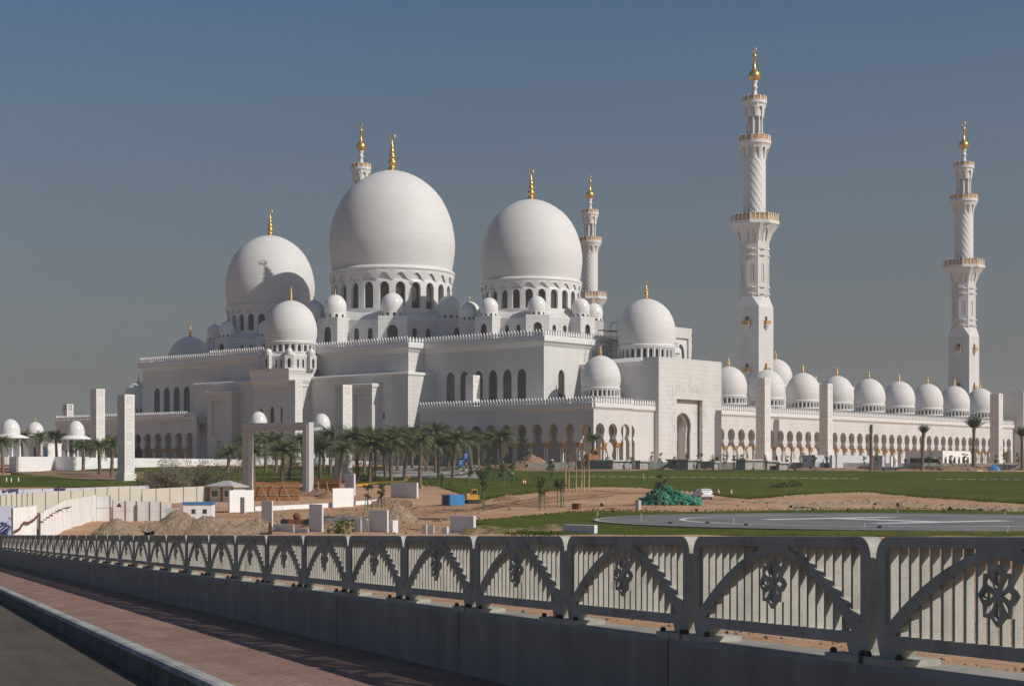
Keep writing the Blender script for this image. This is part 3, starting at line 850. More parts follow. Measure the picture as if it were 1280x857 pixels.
for y, z0, z1 in ((41.6, 11.8, 13.2), (40., 11.8, 13.2), (104.9, 12, 13.8), (105., 5.5, 9.3), (92., 12, 13.6)):
    MB().box(XL-.02, XL+.2, y-.25, y+.25, z0, z1).build('slit_window', M['dark_glass'], hall)
# cornice and battlement round the roof
PLAN = [(XF, YN), (XB, YN), (XB, YFAR), (XF, YFAR), (XF, YC2), (XCB, YC2), (XCB, YC1), (XF, YC1)]
o, top = sweep(PLAN, [(0, ZR-.35), (.12, ZR-.1), (.25, ZR+.0), (.62, ZR+.55), (.95, ZR+.75), (1.0, ZR+.8), (1.0, ZR+1.75), (.6, ZR+1.76)])
o.prism([(XF-.2, YN-.2), (XB, YN-.2), (XB, YFAR+.2), (XF-.2, YFAR+.2)], ZR+.6, ZR+1.2)
o.box(XCB-.2, XF-.2, YC1, YC2, ZR+.6, ZR+1.2)
fixn(o.build('cornice', M['marble_trim'], hall))
mb = MB()
T = [(x, y) for x, y in top]
for i in range(len(T)):
    a, b = T[i], T[(i+1) % len(T)]
    merlons(mb, a, b, ZR+1.75, 1.55)
fixn(mb.build('battlement', M['marble_trim'], hall))
# the three domes on their octagons
for (yy, R, zc, z0, zt, sr, dz) in ((69.5, 15.65, 60.0, 28.0, 36.9, 2.75, 39.2), (69.5-45.1, 11.85, 51.7, 28.0, 34.9, 2.08, 36.7), (69.5+45.6, 11.85, 51.7, 28.0, 34.9, 2.08, 36.7)):
    clerestory(hall, -56.9, yy, 1.235*R, z0, zt, sr, .97*R, dz+.1)
    dome(hall, -56.9, yy, R, zc, 24, dz, arches=True, n=96)
# the matching dome over the far side of the hall
dome(hall, -57.5, 147.9, 6.38, 31.7, 28, 24.5, panes=False, n=72)
mb = MB(); mb.box(-68.7, -46, YFAR+.01, 156., BZ, 22.4); mb.build('far_chamber', M['marble_diaper'], hall)
o, top = sweep([(-68.7, YFAR+.02), (-46, YFAR+.02), (-46, 156.), (-68.7, 156.)], [(0, 22.3), (.15, 22.45), (.2, 23.3), (-.2, 23.4), (-1.2, 23.7), (-4.6, 24.6)]); fixn(o.build('chamber_roof', M['marble_trim'], hall))
# mihrab tower
mx0, mx1, my0, my1 = -95.9, XL-.01, 64.0, 76.2
me1 = filled([(my0, BZ), (my1, BZ), (my1, 20.2), (my0, 20.2)], [arch_pts(y, w, 8.6, 14.0, 15.2, n=5) for y, w in ((66.6, .8), (69.9, 1.5), (73.6, .8))], .6)
mb = MB().mesh(me1, plateX(mx0+.3, 0))
mb.box(mx0+.61, mx1, my1-.6, my1, BZ, 20.2)
me2 = filled([(mx0+.61, BZ), (mx1, BZ), (mx1, 20.2), (mx0+.61, 20.2)], [arch_pts(-92.2, 1.5, 8.6, 14., 15.2, n=5)], .6)
mb.mesh(me2, plateY(my0+.3, 0))
mt = mb.build('mihrab_tower', M['marble'], hall); fixn(mt)
for y, w in ((66.6, .9), (69.9, 1.6), (73.6, .9)): pane_plate(mt, arch_pts(y, w, 8.5, 14., 15.3, n=5), plateX(mx0+.42, 0))
pane_plate(mt, arch_pts(-92.2, 1.6, 8.5, 14., 15.3, n=5), plateY(my0+.42, 0))
o, top = sweep([(mx0, my0), (mx1, my0), (mx1, my1), (mx0, my1)], [(0, 19.6), (.25, 19.9), (.2, 20.3), (.55, 21.1), (.6, 21.5), (.55, 21.7), (.62, 22.4), (.85, 23.2), (.95, 23.3), (.95, 23.75), (.3, 23.76)])
o.prism(top, 23.70, 23.757); fixn(o.build('cornice', M['marble_trim'], mt))
clerestory(hall, -90.2, 69.7, 6.9, 23.75, 26.9, .78, 5.9, 27.9, turret=1.0)
dome(hall, -90.2, 69.7, 6.1, 34.3, 24, 27.8, arches=False, panes=False, n=64)

# ---- entrance portal
por = thing('entrance_portal', 'tall plain white marble portal block with a pointed gateway and a dome behind it', 'portal', (-57.3, -18, BZ))
PX0, PX1, PY0 = -69.1, -45.6, -20.5
me = filled([(PX0, BZ), (PX1, BZ), (PX1, 24.1), (PX0, 24.1)], [[(-62.6, BZ+.05), (-53.0, BZ+.05), (-53.0, 15.5), (-62.6, 15.5)]], .8)
mb = MB().mesh(me, plateY(PY0+.4, 0))
mb.box(PX0, -63.2, PY0+.81, -16.4, BZ, 24.1); mb.box(-52.4, PX1, PY0+.81, -16.4, BZ, 24.1); mb.box(-63.2, -52.4, PY0+.81, -16.4, 16.1, 24.1)
fixn(mb.build('front_block', M['marble'], por))
def gate(x0, x1, zs, za):
    c = (x0+x1)/2; w = x1-x0
    L = [(x0, BZ), (x0, zs-.6), (x0-.12, zs)]
    pts = list(L)
    for k in range(1, 14):
        a = pi-pi*k/14; pts.append((c+(w/2+.35)*cos(a), zs+.8+(za-zs-.8)*max(0, sin(a))**.95))
    return pts+[(x1+.12, zs), (x1, zs-.6), (x1, BZ)]
g = gate(-61.3, -55.9, 8.6, 12.7)
me = filled([(-62.8, BZ)]+g+[(-52.8, BZ), (-52.8, 15.7), (-62.8, 15.7)], [], .35)
o = MB().mesh(me, plateY(PY0+1.35, 0)).build('arch_screen', M['marble_diaper'], por); fixn(o)
g2 = gate(-60.9, -56.3, 8.4, 12.1)
me = filled([(-62.8, BZ)]+g2+[(-52.8, BZ), (-52.8, 15.7), (-62.8, 15.7)], [], .5)
fixn(MB().mesh(me, plateY(PY0+2.3, 0)).build('inner_arch', M['marble_trim'], por))
me = filled([(-61.4, BZ), (-55.8, BZ), (-55.8, 12.8), (-61.4, 12.8)], [], .2)
MB().mesh(me, plateY(-13.2, 0)).build('door_screen', M['glass'], por)
MB().box(-61.3, -60.9, PY0+2.6, -13.4, BZ, 12.6).box(-56.3, -55.9, PY0+2.6, -13.4, BZ, 12.6).box(-61.3, -55.9, PY0+2.6, -13.4, 12.65, 12.95).build('passage', M['inside'], por)
mb = MB(); mb.box(-60.85, -60.65, -17.5, -14, BZ+.2, 11.2); mb.build('gilded_panel', M['gold_capital'], por)
# carved plant relief, half sunk in the front
mb = MB(); rr = random.Random(4)
for s in range(70):
    if s < 42: x, z = -57.8+rr.uniform(-1, 1)*6.0, 16.2+rr.random()*.8; a = rr.uniform(.3, 2.8)
    else:
        x = (-63.3-rr.random()*1.2) if s % 2 else (-52.3+rr.random()*1.2); z = 3.5+rr.random()*12; a = rr.uniform(.6, 2.5)
    p = [(x, PY0-.0, z)]; n = 6+int(rr.random()*5); c = rr.uniform(-.35, .35)
    for k in range(n):
        a += c; x += .33*cos(a); z += .33*abs(sin(a))+.05
        if z > 20.8: break
        p.append((x, PY0, z))
        if k % 2: mb.sphere((x+rr.uniform(-.2, .2), PY0-.01, z+.1), .06+.05*rr.random(), 6, 4)
    if len(p) > 2: mb.tube(p, .035, 5)
mb.build('carved_relief', M['marble_trim'], por)
mb = MB(); mb.box(PX0+.4, PX1-.4, -16.39, YN-.02, BZ, 22.4); fixn(mb.build('chamber', M['marble_diaper'], por))
o, top = sweep([(PX0+.4, -16.38), (PX1-.4, -16.38), (PX1-.4, YN-.05), (PX0+.4, YN-.05)], [(0, 22.3), (.15, 22.45), (.2, 23.3), (-.2, 23.4), (-1.2, 23.7), (-4.6, 24.6)])
fixn(o.build('chamber_roof', M['marble_trim'], por))
dome(por, -57.5, -8.9, 6.38, 31.7, 28, 24.5, panes=False, n=72)

# ---- arcades
def arcade_wall(s0, s1, cs, ztop=12.4):
    pts = [(s0, BZ)]
    for c in cs:
        pts += ([(s0+.0, BZ)] if False else [])
    # lower edge: end piers reach the ground, the others stop on the capitals
    out = [(s0, BZ), (cs[0]-1.42, BZ)]
    for i, c in enumerate(cs): out += horseshoe(c, 2.84, 5.9, 1.75, 6.85, 2.85, 8.35, 9.8)
    out += [(cs[-1]+1.42, BZ), (s1, BZ), (s1, ztop), (s0, ztop)]
    return filled(out, [], .9)
def col_pair(parent, x, y, ax, first={}):
    if 'm' not in first:
        mb = MB()
        for sx in (-.30, .30):
            mb.lathe([(.30, BZ), (.30, BZ+.35), (.17, BZ+.5), (.155, 4.9), (.16, 5.2)], 8, sx, 0)
        first['m'] = mb
        c = MB()
        for sx in (-.30, .30): c.lathe([(.16, 4.95), (.22, 5.1), (.36, 5.45), (.34, 5.6), (.42, 5.85), (.40, 5.905)], 8, sx, 0, phase=pi/8)
        c.box(-.68, .68, -.42, .42, 5.86, 5.915)
        first['c'] = c; first['ob'] = {}
    key = ax
    if key not in first['ob']:
        a = bpy.data.meshes
        def mk(mb, nm, mat):
            o = MB(); o.v = [(v[0], v[1], v[2]) if ax == 'x' else (v[1], v[0], v[2]) for v in mb.v]; o.f = mb.f; o.sm = mb.sm
            ob = o.build(nm, mat); fixn(ob); me = ob.data; bpy.data.objects.remove(ob); return me
        first['ob'][key] = (mk(first['m'], 'paired_column', M['marble_trim']), mk(first['c'], 'capital', M['gold_capital']))
    m1, m2 = first['ob'][key]; o0 = ORG[parent.name]
    p = bpy.data.objects.new('paired_column', m1); COL.objects.link(p); p.parent = parent; p.location = (x-o0[0], y-o0[1], -o0[2])
    c = bpy.data.objects.new('capital', m2); COL.objects.link(c); c.parent = p
def parapet(t, a, b, zb=12.4, zt=13.5, merl=1.55):
    """cornice band and battlement along one straight edge a -> b, outward on the right-hand side"""
    a, b = Vector(a), Vector(b); e = (b-a).normalized(); n = Vector((e.y, -e.x))
    prof = [(-.5, zb), (.0, zb), (.1, zb+.15), (.38, zb+.45), (.45, zb+.5), (.45, zt), (-.5, zt)]
    k = len(prof); vs = []
    for p in (a, b):
        for o, z in prof: q = p+n*o; vs.append((q.x, q.y, z))
    mb = MB().add(vs, [(j, (j+1) % k, k+(j+1) % k, k+j) for j in range(k)]+[tuple(reversed(range(k))), tuple(range(k, 2*k))])
    fixn(mb.build('parapet', M['marble_trim'], t))
    m2 = MB(); merlons(m2, a+n*.25, b+n*.25, zt, merl, step=.80); fixn(m2.build('battlement', M['marble_trim'], t))
XA, YSA = -92.5, -21.5
def corner_arcade(mirror):
    my = (lambda y: 139-y) if mirror else (lambda y: y)
    t = thing('corner_arcade', 'low arcade with gilded capitals at the far end of the hall, in shade' if mirror else 'low arcade with gilded capitals wrapping the sunlit corner beside the portal', 'arcade', (-86, my(0), BZ))
    yend = 37.4 if mirror else 25.9
    cs = [my(-19.35+4.15*i) for i in range(14 if mirror else 11)]
    if mirror: cs = sorted(cs)
    s0, s1 = sorted((my(YSA), my(yend)))
    me = arcade_wall(s0, s1, cs)
    fixn(MB().mesh(me, plateX(XA+.45, 0)).build('arcade_wall', M['marble_diaper'], t))
    for i in range(len(cs)-1): col_pair(t, XA+.45, (cs[i]+cs[i+1])/2, 'y')
    xs = [-90.35, -86.2, -82.05]
    me = arcade_wall(XA+.91, -79.9, xs)
    ysd = my(YSA+.45)
    fixn(MB().mesh(me, plateY(ysd, 0)).build('arcade_wall', M['marble_diaper'], t))
    for i in range(2): col_pair(t, (xs[i]+xs[i+1])/2, ysd, 'x')
    me = arcade_wall(-79.9, PX0+.39, [-77.4], 12.4)
    fixn(MB().mesh(me, plateY(my(YSA+2.6), 0)).build('arcade_wall', M['marble_diaper'], t))
    col_pair(t, -79.35, my(YSA+2.6), 'x'); col_pair(t, -75.5, my(YSA+2.6), 'x')
    mb = MB()
    a, b = sorted((my(YSA+.3), my(yend))); mb.box(XA+.3, XF-.01, a, b, 12.0, 12.38)
    a, b = sorted((my(YSA+2.2), my(YN-.02))); mb.box(XF+.02, PX0+.38, a, b, 12.0, 12.38)
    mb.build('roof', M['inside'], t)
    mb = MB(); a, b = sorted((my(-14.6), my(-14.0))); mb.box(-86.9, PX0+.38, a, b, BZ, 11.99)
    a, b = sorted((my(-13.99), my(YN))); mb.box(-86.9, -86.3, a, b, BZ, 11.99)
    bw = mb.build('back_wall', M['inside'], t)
    for x in (-84.5, -80.5, -76.5):
        y = my(-14.65); MB().box(x-.8, x+.8, y-.04, y+.04, 6.4, 9.2).build('window', M['dark_glass'], bw)
    if not mirror:
        parapet(t, (XA, yend), (XA, YSA)); parapet(t, (XA-.0, YSA), (-79.9, YSA)); parapet(t, (-79.9, YSA+2.15), (PX0+.2, YSA+2.15))
    else:
        parapet(t, (XA, my(YSA)), (XA, my(yend))); parapet(t, (-69, my(YSA)), (XA, my(YSA)))
    dome(t, -74.6, my(-9.5), 4.2, 20.5, 26, 15.8, panes=False, n=56)
    mb = MB(); mb.lathe([(4.6, 12.3), (4.6, 15.4)], 8, -74.6, my(-9.5), smooth=False); mb.build('dome_base', M['marble_trim'], t)
    return t
corner_arcade(False); corner_arcade(True)

YR = -17.5
wing = thing('arcade_wing', 'long sunlit white arcade topped by a row of small domes', 'arcade', (34, YR, BZ))
cs = [-41.3+4.165*i for i in range(37)]
XE = 113.5
me = arcade_wall(PX1+.02, XE, cs)
fixn(MB().mesh(me, plateY(YR+.45, 0)).build('arcade_wall', M['marble'], wing))
for i in range(len(cs)-1): col_pair(wing, (cs[i]+cs[i+1])/2, YR+.45, 'x')
parapet(wing, (PX1, YR), (XE, YR))
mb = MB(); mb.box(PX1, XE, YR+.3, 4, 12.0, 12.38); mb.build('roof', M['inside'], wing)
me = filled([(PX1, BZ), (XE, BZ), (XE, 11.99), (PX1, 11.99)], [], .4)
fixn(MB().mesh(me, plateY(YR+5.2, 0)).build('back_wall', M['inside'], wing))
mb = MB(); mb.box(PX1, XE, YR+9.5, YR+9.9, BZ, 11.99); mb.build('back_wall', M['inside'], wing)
for i in range(9): dome(wing, -25.2+16.65*i, -9.0, 4.28, 20.55, 26, 15.9, panes=False, n=48)
for x, y, R, zc, zb in ((19.8, 6.1, 4.3, 25.2, 20.4), (49.4, 11.6, 4.28, 20.55, 15.9), (66.1, 11.6, 4.28, 20.55, 15.9)):
    dome(wing, x, y, R, zc, 26, zb, panes=False, n=48)
mb = MB(); mb.box(13., 26.5, 1., 12., 12.4, 20.2); mb.box(13, 110, 4.05, 18, BZ, 13.5); mb.build('courtyard_range', M['marble'], wing)

# far portal at the end of the wing
fp = thing('end_portal', 'pale blank portal block closing the far end of the long arcade', 'portal', (128, -15, BZ))
MB().box(XE-1.5, 136, -20.5, -10.01, BZ, 23.4).build('block', M['marble'], fp)
MB().box(XE-.8, 134, -10, 12, BZ, 22.6).build('rear_block', M['marble'], fp)
mb = MB(); mb.box(XE-1.52, XE-1.50, -14.5, -13.2, 14.5, 20.5); mb.build('niche', M['inside'], fp)

# courtyard gateway seen over the roofs
cg = thing('courtyard_gate', 'tall white gateway block with horseshoe niche behind the portal dome', 'gateway', (-16, 14, BZ))
GX0, GX1, GY = -27.0, -6.3, 14.0
b0 = 400/2096.
me = filled([(GX0, BZ), (GX1, BZ), (GX1, 35.8), (GX0, 35.8)], [[(-13.6, 20), (-8.2, 20), (-8.2, 33.2), (-13.6, 33.2)]], .5)
fixn(MB().mesh(me, plateY(GY+.25, 0)).box(GX0, GX1, GY+1.2, GY+8, BZ, 35.8).build('block', M['marble'], cg))
hp = horseshoe(-10.9, 2.6, 22., 2.2, 26., 3.3, 29.0, 31.8)
me = filled([(-13.8, 19.9), (-12.2, 19.9)]+hp+[(-9.6, 19.9), (-8.0, 19.9), (-8.0, 33.4), (-13.8, 33.4)], [], .25)
fixn(MB().mesh(me, plateY(GY+.62, 0)).build('arch_screen', M['marble_trim'], cg))
MB().box(GX0+1, -18.5, GY+1.3, GY+7, 35.8, 38.0).build('turret', M['marble_trim'], cg)
small_dome(cg, -19.6, GY+3.6, 2.75, 35.85)

# ---- minarets
def minaret(label, loc):
    t = thing('minaret', label, 'minaret', loc, 0, 'four minarets at the courtyard corners')
    z0 = BZ
    def B(mb, name, mat, par=t): return fixn(mb.build(name, mat, par, True))
    off = -z0
    s = 3.36; ap = 3.33
    mb = MB(); mb.box(-s, s, -s, s, 0, 40.6+off)
    oc = [(ap/cos(pi/8)*cos(pi/8+k*pi/4), ap/cos(pi/8)*sin(pi/8+k*pi/4)) for k in range(8)]
    sq = []
    for x, y in oc:
        m = max(abs(x), abs(y)); k = s/m
        sq.append((s*(1 if x > 0 else -1) if True else x*k, s*(1 if y > 0 else -1)))
    # broach: square corners up to the octagon
    vs = [(x, y, 40.61+off) for x, y in sq]+[(x*.985, y*.985, 43.4+off) for x, y in oc]
    m2 = MB(); m2.add(vs, [(k, (k+1) % 8, 8+(k+1) % 8, 8+k) for k in range(8)])
    B(mb, 'square_base', M['marble'])
    B(m2, 'broach', M['marble_trim'])
    mb = MB()
    ring_bays(mb, 8, ap, 43.3+off, 57.8+off, lambda w: arch_pts(0, w*.34, 46.6+off, 50.5+off, 51.2+off, n=5), .22, 0, 0, flat=True)
    mb.lathe([((ap-.18)/cos(pi/8), 43.3+off), ((ap-.18)/cos(pi/8), 57.8+off)], 8, phase=pi/8, smooth=False)
    for z in (43.5, 45.2, 53.0, 54.6): mb.lathe([(v/cos(pi/8), z+dz+off) for v, dz in ((ap, 0), (ap+.28, .12), (ap+.3, .4), (ap, .55))], 8, phase=pi/8, smooth=False)
    B(mb, 'octagonal_shaft', M['marble'])
    def flare(n, r0, r1, za, zb, flat):
        mb = MB(); f = lambda z: r0+(r1-r0)*(max(0, (z-za)/(zb-za))**1.5)
        def outl(w):
            h = w/2; P = [(-h, za), (-h*.74, za)]
            for k in range(1, 12):
                u = -1+2*k/12; P.append((h*.74*u, za+(zb-za)*(.30+.45*(1-abs(u)**2.2))))
            P += [(h*.74, za), (h, za)]
            for k in range(1, 7): P.append((h, za+(zb-za)*k/7))
            P += [(h, zb), (-h, zb)]
            for k in range(6, 0, -1): P.append((-h, za+(zb-za)*k/7))
            return P
        ring_bays(mb, n, r0, 0, 0, None, .3, 0, 0, rfun=f, outline=outl, flat=flat)
        N = n if flat else 40; c = 1/cos(pi/n) if flat else 1
        mb.lathe([((r0-.12)*c, za), ((f(za+(zb-za)*.5)-.22)*c, za+(zb-za)*.5), ((f(zb)-.5)*c, zb)], N, phase=(pi/n if False else 0) if not flat else pi/8, smooth=not flat)
        mb.lathe([((r1-.5)*c, zb-.05), ((r1+.15)*c, zb), ((r1+.2)*c, zb+.75), ((r1-.5)*c, zb+.76)], N, phase=pi/8 if flat else 0, smooth=False)
        return mb
    def railing(n, r, z, h, flat):
        mb = MB(); ph = pi/8 if flat else 0; c = 1/cos(pi/8) if flat else 1; N = n
        mb.lathe([(r*c-.09, z+h-.22), (r*c+.09, z+h-.22), (r*c+.09, z+h), (r*c-.09, z+h), (r*c-.09, z+h-.22)], N, phase=ph, smooth=False)
        mb.lathe([(r*c-.05, z), (r*c+.05, z), (r*c+.05, z+h*.78), (r*c-.05, z+h*.78), (r*c-.05, z)], N, phase=ph, smooth=False)
        return mb
    def posts(n, r, z, h, flat):
        mb = MB(); m = n*(4 if flat else 1); c = 1/cos(pi/8) if flat else 1
        for k in range(m):
            if flat:
                i, j = divmod(k, 4); a, b = pi/8+i*pi/4, pi/8+(i+1)*pi/4; u = j/4
                x, y = r*c*(cos(a)*(1-u)+cos(b)*u), r*c*(sin(a)*(1-u)+sin(b)*u)
            else: a = 2*pi*k/m; x, y = r*cos(a), r*sin(a)
            mb.box(x-.14, x+.14, y-.14, y+.14, z, z+h+.12)
        return mb
    B(flare(8, ap, 5.55, 56.5+off, 61.0+off, True), 'lower_corbel', M['marble_trim'])
    r1 = B(railing(8, 5.35, 61.75+off, 1.7, True), 'balcony_railing', M['railing_gold']); B(posts(8, 5.35, 61.75+off, 1.75, True), 'railing_trim', M['marble_trim'], r1)
    # twisted drum
    mb = MB(); n = 128; vs = []; zs = [61.0+off+i*(78.4-61.0)/72 for i in range(73)]
    for z in zs:
        for i in range(n):
            a = 2*pi*i/n; u = ((12*a/(2*pi)+(z-zs[0])*.235*2) % 1.)
            r = 2.76-.16*math.exp(-((u-.5)/.11)**2)+.05*sin(pi*u)
            vs.append((r*cos(a), r*sin(a), z))
    mb.add(vs, [(j*n+i, j*n+(i+1) % n, (j+1)*n+(i+1) % n, (j+1)*n+i) for j in range(72) for i in range(n)], True)
    mb.build('twisted_drum', M['marble_trim'], t, True)
    B(flare(12, 2.70, 3.95, 77.2+off, 80.9+off, False), 'middle_corbel', M['marble_trim'])
    r2 = B(railing(40, 3.85, 81.66+off, 1.25, False), 'balcony_railing', M['railing_gold']); B(posts(16, 3.85, 81.66+off, 1.3, False), 'railing_trim', M['marble_trim'], r2)
    mb = MB(); mb.lathe([(1.45, 81.2+off), (1.45, 88.6+off)], 24); B(mb, 'lantern_core', M['inside'])
    mb = MB()
    for k in range(8):
        a = 2*pi*(k+.5)/8; mb.lathe([(.36, 81.6+off), (.27, 82.2+off), (.25, 87.2+off), (.36, 87.7+off), (.36, 88.0+off)], 8, 1.85*cos(a), 1.85*sin(a))
    B(mb, 'lantern_column', M['marble_trim'])
    B(flare(8, 2.2, 2.9, 87.7+off, 90.9+off, False), 'upper_corbel', M['marble_trim'])
    r3 = B(railing(32, 2.85, 91.6+off, 1.1, False), 'balcony_railing', M['railing_gold']); B(posts(12, 2.85, 91.6+off, 1.15, False), 'railing_trim', M['marble_trim'], r3)
    mb = MB(); mb.lathe([(1.1, 91.4+off), (1.0, 92.4+off), (.62, 93.8+off), (.55, 94.7+off), (.85, 95.0+off), (.85, 95.25+off), (.58, 95.5+off), (.55, 96.0+off), (.85, 96.6+off), (.85, 96.9+off), (.3, 97.0+off)], 16)
    B(mb, 'neck', M['marble_trim'])
    mb = MB(); zc = 98.0+off
    mb.sphere((0, 0, zc), 1.5, 20, 12)
    mb.lathe([(.85, zc+1.2), (.45, zc+1.7), (.33, zc+3), (.26, zc+4.4), (.55, zc+4.7), (.58, zc+5.0), (.3, zc+5.35), (.12, zc+5.6), (.06, zc+6.1), (.001, zc+6.15)], 12)
    pts = []; rad = []
    for k in range(15):
        a = pi/2+.2+(2*pi-.4)*k/14; pts.append((.55*cos(a)*.7, -.55*cos(a)*.7, zc+6.6+.55*sin(a))); rad.append(.03+.09*sin(pi*k/14))
    mb.tube(pts, rad, 5)
    B(mb, 'gilded_finial', M['gold'])
    # little balconies on the base
    for z in (36.2, 24.6):
        for ax in (0, 1):
            mb = MB(); q = lambda u, v: (u, v) if ax else (v, u)
            def bx(u0, u1, v0, v1, a, b, m=mb):
                x0, y0 = q(u0, v0); x1, y1 = q(u1, v1); m.box(min(x0, x1), max(x0, x1), min(y0, y1), max(y0, y1), a, b)
            bx(-.95, .95, -s-.8, -s, z-.3+off, z+off)
            bx(-.6, .6, -s-.5, -s, z-.8+off, z-.31+off); bx(-.3, .3, -s-.25, -s, z-1.3+off, z-.81+off)
            bal = B(mb, 'balcony', M['marble_trim'])
            mb = MB(); bx(-.95, .95, -s-.8, -s-.7, z+.003+off, z+1.1+off, mb); bx(-.95, -.85, -s-.69, -s-.003, z+.003+off, z+1.1+off, mb); bx(.85, .95, -s-.69, -s-.003, z+.003+off, z+1.1+off, mb)
            B(mb, 'railing', M['railing_gold'], bal)
            me = filled(arch_pts(0, .95, z+.01+off, z+1.7+off, z+2.2+off, n=4), [], .06)
            o = MB().mesh(me, (lambda c: (c.x, -s-.032+c.z, c.y)) if ax else (lambda c: (-s-.032+c.z, c.x, c.y))); B(o, 'doorway', M['dark_glass'], bal)
    return t
mn0 = minaret('tallest looking white minaret, standing just behind the portal end of the long arcade', (0, 0, BZ))
mtree = tree_of(mn0)
for (x, y), lab in (((116, 0), 'white minaret standing at the far end of the long arcade'), ((114.4, 140.8), 'slim distant minaret rising just behind the great dome nearer the portal'), ((0, 139), 'minaret mostly hidden behind the largest dome, only its gilded tip showing')):
    dup(mn0, (x, y, BZ), label=lab, tree=mtree)
# ------------------------------------------------------------------ carved pylons
def pylon(label, px, d, ytop, ybase, w=2.1, dark=False):
    z0, z1 = up(px, ybase, d), up(px, ytop, d); t0 = (px-640)/FPX; loc = W(t0*d, d, z0); H = z1-z0
    t = thing('carved_pylon', label, 'pylon', loc, 0, 'carved white square pylons')
    h = w/2; mb = MB(); mb.box(-h, h, -h, h, -.6, H); mb.box(-h-.22, h+.22, -h-.22, h+.22, -.6, .9)
    sh = mb.build('shaft', M['pylon'], t, True)
    rel = MB(); e = .02
    # square medallions and panels in a darker tone, slightly proud, on the two faces that look towards the road
    n = 2; seg = [(0.955, .045, 'q')] ; z = H-.35
    k = 0
    while z > 2.0:
        a = 1.25 if k % 2 == 0 else min(4.2, z-1.6)
        for f in (0, 1):
            def rb(u0, u1, a0, a1):
                if f == 0: rel.box(-h-e, -h+.01, u0, u1, a0, a1)
                else: rel.box(u0, u1, -h-e, -h+.01, a0, a1)
            q = .56
            if k % 2 == 0:
                rb(-q, q, z-a, z-a+.14); rb(-q, q, z-.14, z); rb(-q, -q+.14, z-a+.14, z-.14); rb(q-.14, q, z-a+.14, z-.14)
                for i in range(3):
                    for j in range(3):
                        if (i+j) % 2 == 0: rb(-.33+i*.24, -.16+i*.24, z-a+.27+j*.26, z-a+.46+j*.26)
            else:
                rb(-q, -q+.06, z-a, z); rb(q-.06, q, z-a, z)
                m = int(a/.62)
                for i in range(m):
                    zz = z-.3-i*.62; s = .12*(1 if i % 2 else -1); rb(s-.2, s+.2, zz-.3, zz-.18); rb(-s-.06, -s+.06, zz-.5, zz-.3)
        z -= a+.35; k += 1
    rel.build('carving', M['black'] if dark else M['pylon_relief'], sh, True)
    return t
for px, w, d, yt, yb, lab in (
    (157.5, 21, 286, 493, 598.5, 'carved white pylon standing on the lawn by a cluster of three palms'),
    (122, 18, 361, 486, 574, 'carved white pylon rising behind the low white plaza wall'),
    (85, 13.5, 455, 505, 560, 'small pylon with a black ornament, behind the domed kiosks'),
    (369.5, 17, 366, 475, 574, 'carved pylon in front of the small domed tower of the hall'),
    (429, 22, 287, 481, 597, 'broad carved pylon standing among the date palms beyond the stone frame'),
    (591, 18, 361, 469, 575, 'carved pylon standing before the row of tall hall windows'),
    (954, 18.5, 361, 472.5, 572, 'carved pylon before the arcade, the closest to the portal'),
    (1032.5, 17, 384, 479.5, 569, 'carved pylon before the middle of the long arcade'),
    (1245.5, 16.5, 408, 492, 579, 'carved pylon at the far end of the long arcade')):
    pylon(lab, px, d, yt, yb, w*d/FPX/1.40, dark=(px == 85))

